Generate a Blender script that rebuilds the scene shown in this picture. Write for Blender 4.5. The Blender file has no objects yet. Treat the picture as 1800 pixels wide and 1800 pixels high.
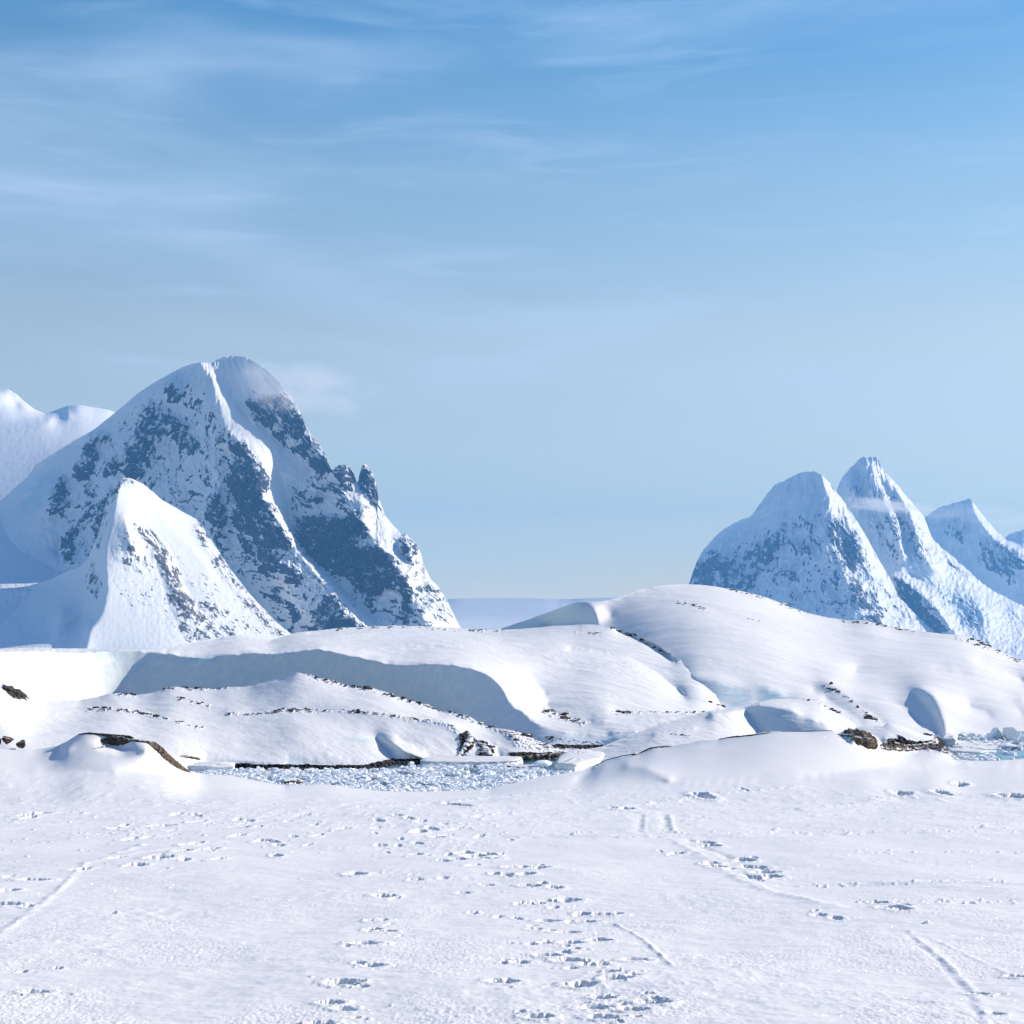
import bpy, math, random
import numpy as np
from mathutils import Vector

# ------------------------------------------------------------------ camera, sky, sun, exposure
R = math.radians
scene = bpy.context.scene
F, HOR, CX = 2700.0, 1100.0, 900.0        # focal length, horizon row and centre column in photo pixels
CAMZ = 12.5                               # camera height over the sea
cam_d = bpy.data.cameras.new("camera"); cam = bpy.data.objects.new("camera", cam_d)
scene.collection.objects.link(cam); scene.camera = cam
cam.location = (0, 0, CAMZ); cam.rotation_euler = (R(90), 0, 0)
cam_d.sensor_width = 36; cam_d.lens = F / 1800 * 36
cam_d.shift_y = (HOR - 900) / 1800
cam_d.clip_start = 0.3; cam_d.clip_end = 200000

SUN_EL, SUN_AZ = R(27), R(66)             # azimuth clockwise from +Y (into the picture)
SUN_DIR = Vector((math.sin(SUN_AZ) * math.cos(SUN_EL), math.cos(SUN_AZ) * math.cos(SUN_EL), math.sin(SUN_EL)))
scene.view_settings.view_transform = 'Standard'; scene.view_settings.look = 'None'
scene.view_settings.exposure = 0.73; scene.view_settings.gamma = 1
scene.cycles.use_denoising = True
scene.cycles.max_bounces = 6; scene.cycles.volume_bounces = 1
scene.cycles.volume_step_rate = 1.0; scene.cycles.volume_max_steps = 96

sl = bpy.data.lights.new("sun", 'SUN'); sun = bpy.data.objects.new("sun", sl); scene.collection.objects.link(sun)
sl.energy = 4.5; sl.angle = R(0.53); sl.color = (1.0, 0.87, 0.73)
sun.rotation_euler = SUN_DIR.to_track_quat('Z', 'Y').to_euler()
sun.location = (200, 60, 120)

world = bpy.data.worlds.new("World"); scene.world = world; world.use_nodes = True
wt = world.node_tree; wt.nodes.clear()
def N(nt, t, **kw):
    n = nt.nodes.new(t)
    for k, v in kw.items(): setattr(n, k, v)
    return n
SKY_TINT = [(0.0, (1.2, 1.02, 0.70)), (0.03, (1.16, 0.96, 0.70)), (0.095, (1.42, 1.03, 0.71)), (0.18, (1.82, 1.20, 0.83)), (0.28, (1.5, 1.24, 0.98)), (0.37, (0.74, 1.02, 1.02)), (0.5, (0.18, 0.58, 1.0)), (1.0, (0.08, 0.36, 0.80))]
CIRRUS, NOCLOUD = (3.0, 3.75, 4.8, 1), False
def build_world():
    L = wt.links.new
    out = N(wt, 'ShaderNodeOutputWorld'); bg = N(wt, 'ShaderNodeBackground'); bg.inputs[1].default_value = 0.138
    sky = N(wt, 'ShaderNodeTexSky', sky_type='NISHITA', sun_disc=False)
    sky.sun_elevation = SUN_EL; sky.sun_rotation = SUN_AZ
    sky.altitude = 0; sky.air_density = 1.0; sky.dust_density = 0.0; sky.ozone_density = 2.6
    tc = N(wt, 'ShaderNodeTexCoord')
    sep = N(wt, 'ShaderNodeSeparateXYZ'); L(tc.outputs['Generated'], sep.inputs[0])
    # thin cirrus laid out on a high plane: direction / elevation
    mp = N(wt, 'ShaderNodeMapping'); mp.inputs['Scale'].default_value = (3.2, 3.2, 15.0); mp.inputs['Location'].default_value = (1.3, 0.4, 2.1)
    mp.inputs['Rotation'].default_value = (0, R(-7), 0)
    L(tc.outputs['Generated'], mp.inputs[0])
    n1 = N(wt, 'ShaderNodeTexNoise'); n1.inputs['Scale'].default_value = 1.0; n1.inputs['Detail'].default_value = 7; n1.inputs['Roughness'].default_value = 0.5; n1.inputs['Distortion'].default_value = 0.5
    L(mp.outputs[0], n1.inputs['Vector'])
    r1 = N(wt, 'ShaderNodeMapRange', interpolation_type='SMOOTHSTEP'); r1.inputs[1].default_value = 0.42; r1.inputs[2].default_value = 0.78; r1.inputs[3].default_value = 0.0; r1.inputs[4].default_value = 0.44
    L(n1.outputs[0], r1.inputs[0])
    mp2 = N(wt, 'ShaderNodeMapping'); mp2.inputs['Scale'].default_value = (7, 7, 60.0); mp2.inputs['Location'].default_value = (5.3, 1.4, 0.1); mp2.inputs['Rotation'].default_value = (0, R(5), 0)
    L(tc.outputs['Generated'], mp2.inputs[0])
    n2 = N(wt, 'ShaderNodeTexNoise'); n2.inputs['Scale'].default_value = 1.0; n2.inputs['Detail'].default_value = 8; n2.inputs['Roughness'].default_value = 0.55; n2.inputs['Distortion'].default_value = 0.9
    L(mp2.outputs[0], n2.inputs['Vector'])
    r2 = N(wt, 'ShaderNodeMapRange', interpolation_type='SMOOTHSTEP'); r2.inputs[1].default_value = 0.5; r2.inputs[2].default_value = 0.8; r2.inputs[3].default_value = 0.0; r2.inputs[4].default_value = 0.22
    L(n2.outputs[0], r2.inputs[0])
    ad = N(wt, 'ShaderNodeMath', operation='ADD', use_clamp=True); L(r1.outputs[0], ad.inputs[0]); L(r2.outputs[0], ad.inputs[1])
    # grade of the clear sky
    hsv = N(wt, 'ShaderNodeHueSaturation'); hsv.inputs['Saturation'].default_value = 1.12; hsv.inputs['Value'].default_value = 1.25
    L(sky.outputs[0], hsv.inputs['Color'])
    tint = N(wt, 'ShaderNodeValToRGB'); cr = tint.color_ramp
    for i, (p, c) in enumerate(SKY_TINT):
        e = cr.elements[i] if i < 2 else cr.elements.new(p)
        e.position = p; e.color = tuple(v / 2.0 for v in c) + (1,)
    L(sep.outputs['Z'], tint.inputs[0])
    mu = N(wt, 'ShaderNodeMix', data_type='RGBA', blend_type='MULTIPLY'); mu.inputs['Factor'].default_value = 1.0; L(hsv.outputs[0], mu.inputs['A']); L(tint.outputs['Color'], mu.inputs['B'])
    mx = N(wt, 'ShaderNodeMix', data_type='RGBA'); mx.inputs['B'].default_value = CIRRUS
    fade = N(wt, 'ShaderNodeMath', operation='MULTIPLY'); fade.inputs[1].default_value = 0.0 if NOCLOUD else 1.0; L(ad.outputs[0], fade.inputs[0])
    L(fade.outputs[0], mx.inputs['Factor']); L(mu.outputs['Result'], mx.inputs['A'])
    L(mx.outputs['Result'], bg.inputs[0]); L(bg.outputs[0], out.inputs[0])
build_world()

# ------------------------------------------------------------------ helpers
rng = np.random.RandomState(7); random.seed(11)
def P(px, py, d):
    return np.array(((px - CX) / F * d, d, CAMZ + (HOR - py) / F * d))

_perm = np.random.RandomState(3).permutation(4096)
_ang = np.random.RandomState(4).rand(4096) * 2 * np.pi
_gx, _gy = np.cos(_ang), np.sin(_ang)
def pn(x, y):                                                  # gradient noise, about -0.7..0.7
    xi = np.floor(x).astype(np.int64); yi = np.floor(y).astype(np.int64)
    xf, yf = x - xi, y - yi
    u = xf * xf * xf * (xf * (xf * 6 - 15) + 10); v = yf * yf * yf * (yf * (yf * 6 - 15) + 10)
    def g(ix, iy, dx, dy):
        h = _perm[(_perm[ix & 4095] + iy) & 4095]
        return _gx[h] * dx + _gy[h] * dy
    a = g(xi, yi, xf, yf); b = g(xi + 1, yi, xf - 1, yf); c = g(xi, yi + 1, xf, yf - 1); d = g(xi + 1, yi + 1, xf - 1, yf - 1)
    return (a + (b - a) * u) * (1 - v) + (c + (d - c) * u) * v
def fbm(x, y, o=4, gain=0.5):
    s = 0; a = 1.0
    for k in range(o):
        s = s + a * pn(x * 2 ** k + 17.3 * k, y * 2 ** k - 9.1 * k); a *= gain
    return s
def ridged(x, y, o=4, gain=0.55):
    s = 0; a = 1.0
    for k in range(o):
        s = s + a * (1 - 2.2 * np.abs(pn(x * 2 ** k + 31.7 * k, y * 2 ** k + 5.3 * k))); a *= gain
    return s
def sstep(a, b, x):
    t = np.clip((x - a) / (b - a), 0, 1); return t * t * (3 - 2 * t)
def interp(pts, x):
    p = np.array(pts, float); return np.interp(x, p[:, 0], p[:, 1])
def blur(a, r):
    if r <= 0: return a
    k = np.exp(-0.5 * (np.arange(-int(3 * r) - 1, int(3 * r) + 2) / r) ** 2); k /= k.sum(); h = len(k) // 2
    for ax in (0, 1):
        pad = [(0, 0), (0, 0)]; pad[ax] = (h, h); b = np.pad(a, pad, mode='edge')
        s = 0
        for i, w in enumerate(k):
            s = s + w * (b[i:i + a.shape[0], :] if ax == 0 else b[:, i:i + a.shape[1]])
        a = s
    return a

class Field2:
    """depth (or 1000/depth) over the picture directions, stretched like a membrane between ridge and valley lines"""
    def __init__(s, x0, x1, y0, y1, c, lines, func=None, smooth=0.8, warp=None):
        s.wp = warp
        if warp is not None:                     # rows follow the crest, so the crest falls on one row exactly
            wx = np.arange(x0 - 60, x1 + 60, 2.0); wy = interp(warp, wx); kk = np.exp(-0.5 * (np.arange(-40, 41) / 11.0) ** 2); kk /= kk.sum()
            s.wx, s.wy = wx, np.convolve(np.pad(wy, 40, mode='edge'), kk, 'valid')
            s.wf = lambda x: np.interp(x, s.wx, s.wy)
            y1 = y1 - s.wy.min(); y0 = -26.0
            fine = []
            for ln in lines:
                o = []
                for (a, b) in zip(ln[:-1], ln[1:]):
                    k = max(1, int(abs(b[0] - a[0]) / 3))
                    for t in np.linspace(0, 1, k + 1): o.append((a[0] + (b[0] - a[0]) * t, a[1] + (b[1] - a[1]) * t, a[2] + (b[2] - a[2]) * t))
                fine.append([(x, y - float(s.wf(x)), v) for x, y, v in o])
            lines = fine
        s.x0, s.y0, s.c = x0, y0, c
        nx, ny = int((x1 - x0) / c) + 2, int((y1 - y0) / c) + 2
        m = np.zeros((ny, nx)); v = np.zeros((ny, nx))
        for ln in lines:
            for (a, b) in zip(ln[:-1], ln[1:]):
                n = int(max(abs(b[0] - a[0]), abs(b[1] - a[1])) / c * 2) + 2
                t = np.linspace(0, 1, n)
                xs = np.round((a[0] + (b[0] - a[0]) * t - x0) / c).astype(int); ys = np.round((a[1] + (b[1] - a[1]) * t - y0) / c).astype(int)
                vs = a[2] + (b[2] - a[2]) * t
                ok = (xs >= 0) & (xs < nx) & (ys >= 0) & (ys < ny)
                np.add.at(m, (ys[ok], xs[ok]), 1); np.add.at(v, (ys[ok], xs[ok]), vs[ok])
        k = m > 0; v[k] /= m[k]; m = k.astype(float)
        if func is not None:
            Y, X = np.mgrid[0:ny, 0:nx]; X = X * c + x0; Y = Y * c + y0 + (s.wf(X) if warp is not None else 0)
            fm, fv = func(X, Y); m = np.where(fm, 1.0, m); v = np.where(fm, fv, v)
        levels = [(m, v)]
        while min(levels[-1][0].shape) > 8:
            mm, vv = levels[-1]
            H, W = mm.shape; H2, W2 = (H + 1) // 2, (W + 1) // 2
            pm = np.pad(mm, ((0, H2 * 2 - H), (0, W2 * 2 - W))); pv = np.pad(mm * vv, ((0, H2 * 2 - H), (0, W2 * 2 - W)))
            cm = pm.reshape(H2, 2, W2, 2).sum((1, 3)); cv = pv.reshape(H2, 2, W2, 2).sum((1, 3))
            k = cm > 0; cv[k] /= cm[k]; levels.append((k.astype(float), cv))
        mm, vv = levels[-1]; u = np.full(mm.shape, vv[mm > 0].mean())
        for i in range(len(levels) - 1, -1, -1):
            mm, vv = levels[i]
            if i < len(levels) - 1:
                u = blur(np.repeat(np.repeat(u, 2, 0), 2, 1), 0.8)[:mm.shape[0], :mm.shape[1]]
            for it in range(260 if i else 120):
                u = np.where(mm > 0, vv, u)
                p = np.pad(u, 1, mode='edge')
                u = 0.25 * (p[:-2, 1:-1] + p[2:, 1:-1] + p[1:-1, :-2] + p[1:-1, 2:])
            u = np.where(mm > 0, vv, u)
        s.u = blur(u, smooth)
    def __call__(s, x, y):
        if s.wp is not None: y = y - s.wf(x)
        return bilin(s.u, (x - s.x0) / s.c, (y - s.y0) / s.c)
def bilin(u, X, Y):
    X = np.clip(X, 0, u.shape[1] - 1.001); Y = np.clip(Y, 0, u.shape[0] - 1.001)
    xi = X.astype(int); yi = Y.astype(int); fx, fy = X - xi, Y - yi
    return (u[yi, xi] * (1 - fx) + u[yi, xi + 1] * fx) * (1 - fy) + (u[yi + 1, xi] * (1 - fx) + u[yi + 1, xi + 1] * fx) * fy

def paint(polys, X, Y, soft):
    """0..1 coverage of a set of polygons (points, strength), softened"""
    c = 2.0; allp = [p for pts, st in polys for p in pts]; mg = 8 * soft + 20
    x0, y0 = min(p[0] for p in allp) - mg, min(p[1] for p in allp) - mg
    nx, ny = int((max(p[0] for p in allp) + mg - x0) / c) + 2, int((max(p[1] for p in allp) + mg - y0) / c) + 2
    gy, gx = np.mgrid[0:ny, 0:nx]; gx = gx * c + x0; gy = gy * c + y0
    out = np.zeros((ny, nx))
    for pts, st in polys:
        ins = np.zeros((ny, nx), bool); n = len(pts)
        for i in range(n):
            xa, ya = pts[i]; xb, yb = pts[(i + 1) % n]
            if ya == yb: continue
            cond = ((ya > gy) != (yb > gy)) & (gx < (xb - xa) * (gy - ya) / (yb - ya) + xa)
            ins ^= cond
        out = np.maximum(out, ins * st) if st > 0 else np.where(ins, 0, out)
    out = blur(out, soft / c)
    return bilin(out, (X - x0) / c, (Y - y0) / c)

def props(o, label, cat, kind=None, group=None):
    o['label'] = label; o['category'] = cat
    if kind: o['kind'] = kind
    if group: o['group'] = group
    return o
def grid_mesh(name, V, attrs, mat, smooth=True):
    ny, nx, _ = V.shape
    me = bpy.data.meshes.new(name); me.vertices.add(nx * ny); me.vertices.foreach_set('co', V.reshape(-1).astype(np.float32))
    idx = np.arange(nx * ny).reshape(ny, nx)
    q = np.stack([idx[:-1, :-1], idx[:-1, 1:], idx[1:, 1:], idx[1:, :-1]], -1).reshape(-1)
    nf = (nx - 1) * (ny - 1)
    me.loops.add(nf * 4); me.loops.foreach_set('vertex_index', q.astype(np.int32))
    me.polygons.add(nf); me.polygons.foreach_set('loop_start', (np.arange(nf) * 4).astype(np.int32))
    me.polygons.foreach_set('use_smooth', np.full(nf, smooth))
    for k, a in attrs.items():
        at = me.attributes.new(k, 'FLOAT', 'POINT'); at.data.foreach_set('value', a.reshape(-1).astype(np.float32))
    me.update(calc_edges=True)
    me.materials.append(mat)
    o = bpy.data.objects.new(name, me); scene.collection.objects.link(o)
    return o

class Terrain:
    """a land mass seen under the given outline; rows run from its foot over the crest and down its far side"""
    def __init__(s, name, label, mat, top, bot, fld, step, rows, depth_of, back, disp=None, rock=(), ice=(), soft=4, kdrop=0.25, nback=14, extra_rows=None, cat='hill', rscale=1.0, bare=(), bands=()):
        x0, x1 = top[0][0], top[-1][0]
        xs = np.arange(x0, x1 + step, step)
        if extra_rows is not None:                # coarse wings well outside the frame
            w_ = np.geomspace(4, 9000, 70); xs = np.concatenate([(x0 - w_)[::-1], xs, xs[-1] + w_])
        tp = interp(top, xs)
        if extra_rows is not None:
            PY = extra_rows(xs, tp)
        else:
            bt = interp(bot, xs); t = np.linspace(0, 1, rows)[:, None]
            PY = bt[None, :] + (tp - bt)[None, :] * t
        PX = np.broadcast_to(xs[None, :], PY.shape).copy()
        D = depth_of(fld, PX, PY)
        V = np.stack([(PX - CX) / F * D, D, (HOR - PY) / F * D], -1)
        rk = np.maximum(paint(rock, PX, PY, soft) * rscale, paint(bare, PX, PY, 10) if bare else 0) if rock else np.zeros(PX.shape)
        if bands:
            cl = sstep(0.02, 0.28, fbm(PX / 11.0 + 3, PY / 5.0, 4, 0.65)); rk = np.maximum(rk, paint(bands, PX, PY, 1.4) * cl)
        ic = paint(ice, PX, PY, 2.5) if ice else np.zeros(PX.shape)
        if disp is not None: V = disp(V, PX, PY, rk)
        if hasattr(disp, 'mod'): rk = np.clip(rk + disp.mod * sstep(0.03, 0.25, rk), 0, 1.3)
        Vt = V[-1]; Bk = []
        for k in range(1, nback + 1):
            dl = back * (k / nback) ** 1.6
            y = Vt[:, 1] + dl
            Bk.append(np.stack([Vt[:, 0] * (y / Vt[:, 1]) ** 0.3, y, Vt[:, 2] * y / Vt[:, 1] - dl * kdrop * (0.25 + 0.75 * k / nback)], -1))
        Vf = np.concatenate([V, np.stack(Bk)], 0)
        Vf[..., 2] += CAMZ
        rk = np.concatenate([rk] + [rk[-1:]] * nback, 0); ic = np.concatenate([ic] + [ic[-1:]] * nback, 0)
        s.V, s.PX, s.PY = Vf, PX, PY; s.xs, s.nr = xs, PY.shape[0]
        s.o = props(grid_mesh(name, Vf, {'rock': rk, 'ice': ic}, mat), label, cat, 'structure')
    def at(s, px, py):
        """the surface point seen in direction (px, py)"""
        j = int(np.argmin(np.abs(s.xs - px)))
        v = s.V[:s.nr, j]
        pyy = HOR - (v[:, 2] - CAMZ) / v[:, 1] * F
        i = int(np.argmin(np.abs(pyy - py)))
        return v[i].copy()

# ------------------------------------------------------------------ materials
def new_mat(name):
    m = bpy.data.materials.new(name); m.use_nodes = True; nt = m.node_tree; nt.nodes.clear()
    out = N(nt, 'ShaderNodeOutputMaterial'); b = N(nt, 'ShaderNodeBsdfPrincipled'); nt.links.new(b.outputs[0], out.inputs[0])
    return m, nt, b, out
def noise(nt, vec, scale, detail=4, rough=0.5, dist=0.0):
    n = N(nt, 'ShaderNodeTexNoise'); n.inputs['Scale'].default_value = scale; n.inputs['Detail'].default_value = detail
    n.inputs['Roughness'].default_value = rough; n.inputs['Distortion'].default_value = dist
    nt.links.new(vec, n.inputs['Vector']); return n.outputs[0]
def rng_node(nt, v, a, b, c=0.0, d=1.0, smooth=True):
    r = N(nt, 'ShaderNodeMapRange', interpolation_type='SMOOTHSTEP' if smooth else 'LINEAR')
    for i, k in enumerate((a, b, c, d)): r.inputs[1 + i].default_value = k
    nt.links.new(v, r.inputs[0]); return r.outputs[0]
def math_node(nt, op, a, b=None):
    n = N(nt, 'ShaderNodeMath', operation=op)
    for i, v in enumerate((a, b)):
        if v is None: continue
        if isinstance(v, (int, float)): n.inputs[i].default_value = v
        else: nt.links.new(v, n.inputs[i])
    return n.outputs[0]
def mixc(nt, f, a, b):
    n = N(nt, 'ShaderNodeMix', data_type='RGBA')
    if isinstance(f, (int, float)): n.inputs['Factor'].default_value = f
    else: nt.links.new(f, n.inputs['Factor'])
    for s, v in (('A', a), ('B', b)):
        if isinstance(v, tuple): n.inputs[s].default_value = v + (1,)
        else: nt.links.new(v, n.inputs[s])
    return n.outputs['Result']
SNOW = (0.725, 0.755, 0.76)
def land_mat(name, unit, rock_a=(0.055, 0.055, 0.06), rock_b=(0.16, 0.145, 0.13), steep=0.0, bump=0.35, snow=SNOW, rgain=1.0, glint=False, stretch=(1, 1, 0.45), gain=(1.7, 1.9)):
    """snow over rock: the 'rock' attribute says where rock is bare, noise of size `unit` metres breaks it up"""
    m, nt, b, out = new_mat(name); L = nt.links.new
    tc = N(nt, 'ShaderNodeTexCoord'); ob = tc.outputs['Object']
    mp = N(nt, 'ShaderNodeMapping'); mp.inputs['Scale'].default_value = stretch; L(ob, mp.inputs[0])
    geo = N(nt, 'ShaderNodeNewGeometry'); sp = N(nt, 'ShaderNodeSeparateXYZ'); L(geo.outputs['Normal'], sp.inputs[0])
    at = N(nt, 'ShaderNodeAttribute', attribute_name='rock')
    big = noise(nt, mp.outputs[0], 1 / (unit * 9), 6, 0.62, 0.6)
    fine = noise(nt, mp.outputs[0], 1 / (unit * 1.7), 7, 0.72, 0.3)
    s = math_node(nt, 'MULTIPLY', at.outputs['Fac'], 1.0 * rgain)
    g = math_node(nt, 'MULTIPLY', math_node(nt, 'SUBTRACT', big, 0.5), gain[0])
    h = math_node(nt, 'MULTIPLY', math_node(nt, 'SUBTRACT', fine, 0.5), gain[1])
    st = math_node(nt, 'MULTIPLY', math_node(nt, 'SUBTRACT', 0.5, sp.outputs['Z']), steep)
    gate = rng_node(nt, at.outputs['Fac'], 0.02, 0.3)
    tot = math_node(nt, 'ADD', s, math_node(nt, 'MULTIPLY', gate, math_node(nt, 'ADD', st, math_node(nt, 'ADD', g, h))))
    rf = rng_node(nt, tot, 0.46, 0.60)
    rc = mixc(nt, rng_node(nt, noise(nt, mp.outputs[0], 1 / (unit * 2.5), 6, 0.7), 0.35, 0.65), rock_a, rock_b)
    ai = N(nt, 'ShaderNodeAttribute', attribute_name='ice')  # blue ice, and on some hill slopes blue shade painted into the snow
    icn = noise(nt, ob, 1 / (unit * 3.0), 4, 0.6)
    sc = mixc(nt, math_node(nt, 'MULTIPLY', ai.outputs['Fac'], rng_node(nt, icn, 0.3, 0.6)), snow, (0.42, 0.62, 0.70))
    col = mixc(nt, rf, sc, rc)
    L(col, b.inputs['Base Color'])
    L(rng_node(nt, rf, 0, 1, 0.62, 0.9), b.inputs['Roughness']); b.inputs['Specular IOR Level'].default_value = 0.15
    hh = math_node(nt, 'ADD', math_node(nt, 'MULTIPLY', fine, rng_node(nt, rf, 0, 1, 0.10, 0.9)), math_node(nt, 'MULTIPLY', noise(nt, ob, 1 / (unit * 6), 5, 0.6), 0.25))
    bp = N(nt, 'ShaderNodeBump'); bp.inputs['Strength'].default_value = bump; bp.inputs['Distance'].default_value = unit * 1.2
    L(hh, bp.inputs['Height']); L(bp.outputs[0], b.inputs['Normal'])
    if glint:
        vo = N(nt, 'ShaderNodeTexVoronoi'); vo.inputs['Scale'].default_value = 26.0; L(ob, vo.inputs['Vector'])
        sx = N(nt, 'ShaderNodeSeparateColor'); L(vo.outputs['Color'], sx.inputs[0])
        vm = N(nt, 'ShaderNodeVectorMath', operation='SUBTRACT'); L(vo.outputs['Color'], vm.inputs[0]); vm.inputs[1].default_value = (0.5, 0.5, 0.5)
        vs = N(nt, 'ShaderNodeVectorMath', operation='SCALE'); L(vm.outputs[0], vs.inputs[0]); vs.inputs['Scale'].default_value = 3.0
        va = N(nt, 'ShaderNodeVectorMath', operation='ADD'); L(vs.outputs[0], va.inputs[0]); L(bp.outputs[0], va.inputs[1])
        vn = N(nt, 'ShaderNodeVectorMath', operation='NORMALIZE'); L(va.outputs[0], vn.inputs[0])
        gl = N(nt, 'ShaderNodeBsdfGlossy'); gl.inputs['Roughness'].default_value = 0.16; gl.inputs['Color'].default_value = (0.9, 0.9, 0.9, 1); L(vn.outputs[0], gl.inputs['Normal'])
        near = rng_node(nt, vo.outputs['Distance'], 0.22, 0.12)
        ms = N(nt, 'ShaderNodeMixShader'); L(math_node(nt, 'MULTIPLY', near, rng_node(nt, noise(nt, ob, 0.5, 3), 0.35, 0.7, 0.1, 0.55)), ms.inputs[0])
        L(b.outputs[0], ms.inputs[1]); L(gl.outputs[0], ms.inputs[2]); L(ms.outputs[0], out.inputs[0])
    return m

M_MTN = land_mat("mountain_snow_and_rock", 5.5, rock_a=(0.012, 0.02, 0.038), rock_b=(0.06, 0.078, 0.11), steep=0.6, bump=0.8, gain=(1.2, 2.2))
M_PYR = land_mat("foothill_snow_and_rock", 4.0, rock_a=(0.04, 0.04, 0.05), rock_b=(0.15, 0.14, 0.14), steep=0.3, bump=0.6, gain=(2.6, 3.2))
M_FAR = land_mat("far_mountain_snow_and_rock", 9.0, rock_a=(0.02, 0.032, 0.055), rock_b=(0.075, 0.095, 0.13), steep=0.5, bump=0.7, gain=(1.2, 2.2))
M_HILL = land_mat("hill_snow", 0.45, rock_a=(0.012, 0.011, 0.012), rock_b=(0.06, 0.052, 0.046), steep=0.1, bump=0.45, stretch=(1, 1, 1))
M_FIELD = land_mat("near_snow", 0.06, rock_a=(0.02, 0.017, 0.015), rock_b=(0.10, 0.08, 0.062), bump=0.22, glint=True, stretch=(1, 1, 1))

# ------------------------------------------------------------------ mountains
def mtn_depth(D0, k, y0=1150.0):
    def f(fld, X, Y):
        base = D0 + (y0 - Y) * k * 0.56 * D0 / F
        return base + fld(X, Y) * 1.5 * D0 / F
    return f
def mtn_disp(apex, L, amp, jag, D0, snow_amp=0.25, reg=120.0, jb=0.12):
    """flutes and gullies that fan out from the summit, rough where rock is bare"""
    ax, ay = apex; m = D0 / F
    def f(V, PX, PY, rk):
        dx, dy = PX - ax, PY - ay + reg
        th = np.arctan2(dx, np.maximum(dy, 20)); r = np.hypot(dx, dy)
        w = fbm(PX / 90.0, PY / 90.0, 3) * 26
        a = (th * 260 + w) / L; b = (r + w) / (L * 4.2)
        fl = ridged(a, b, 5, 0.5)
        wd = fbm(PX / 60.0 + 9, PY / 60.0, 3)
        blk = ridged((PX + 14 * wd) / (L * 0.8) + (PY) / (L * 1.9), (PY + 14 * wd) / (L * 0.8), 5, 0.6)
        strata = ridged((PX + 0.55 * PY) / 46.0, (PY - 0.6 * PX + 12 * wd) / 15.0, 4, 0.6)
        rib = ridged(a * 1.9 + 0.3 * wd, b * 2.6, 5, 0.62)
        f.mod = 0.50 * (rib - rib.mean()) + 0.36 * (strata - strata.mean()) + 0.02
        blk = 0.6 * blk + 0.6 * rib + 0.3 * strata
        A = amp * (snow_amp + rk * 0.9)
        d = -(A * fl * 0.62 + amp * rk * 0.55 * blk) * m
        V = V.copy()
        s = 1 + d / V[..., 1]
        V *= s[..., None]
        t = np.linspace(0, 1, V.shape[0])[:, None]
        V[..., 2] += jag * m * (jb + rk) * (fbm(PX / 7.0, PY / 9.0, 4, 0.6))
        return V
    return f

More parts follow.
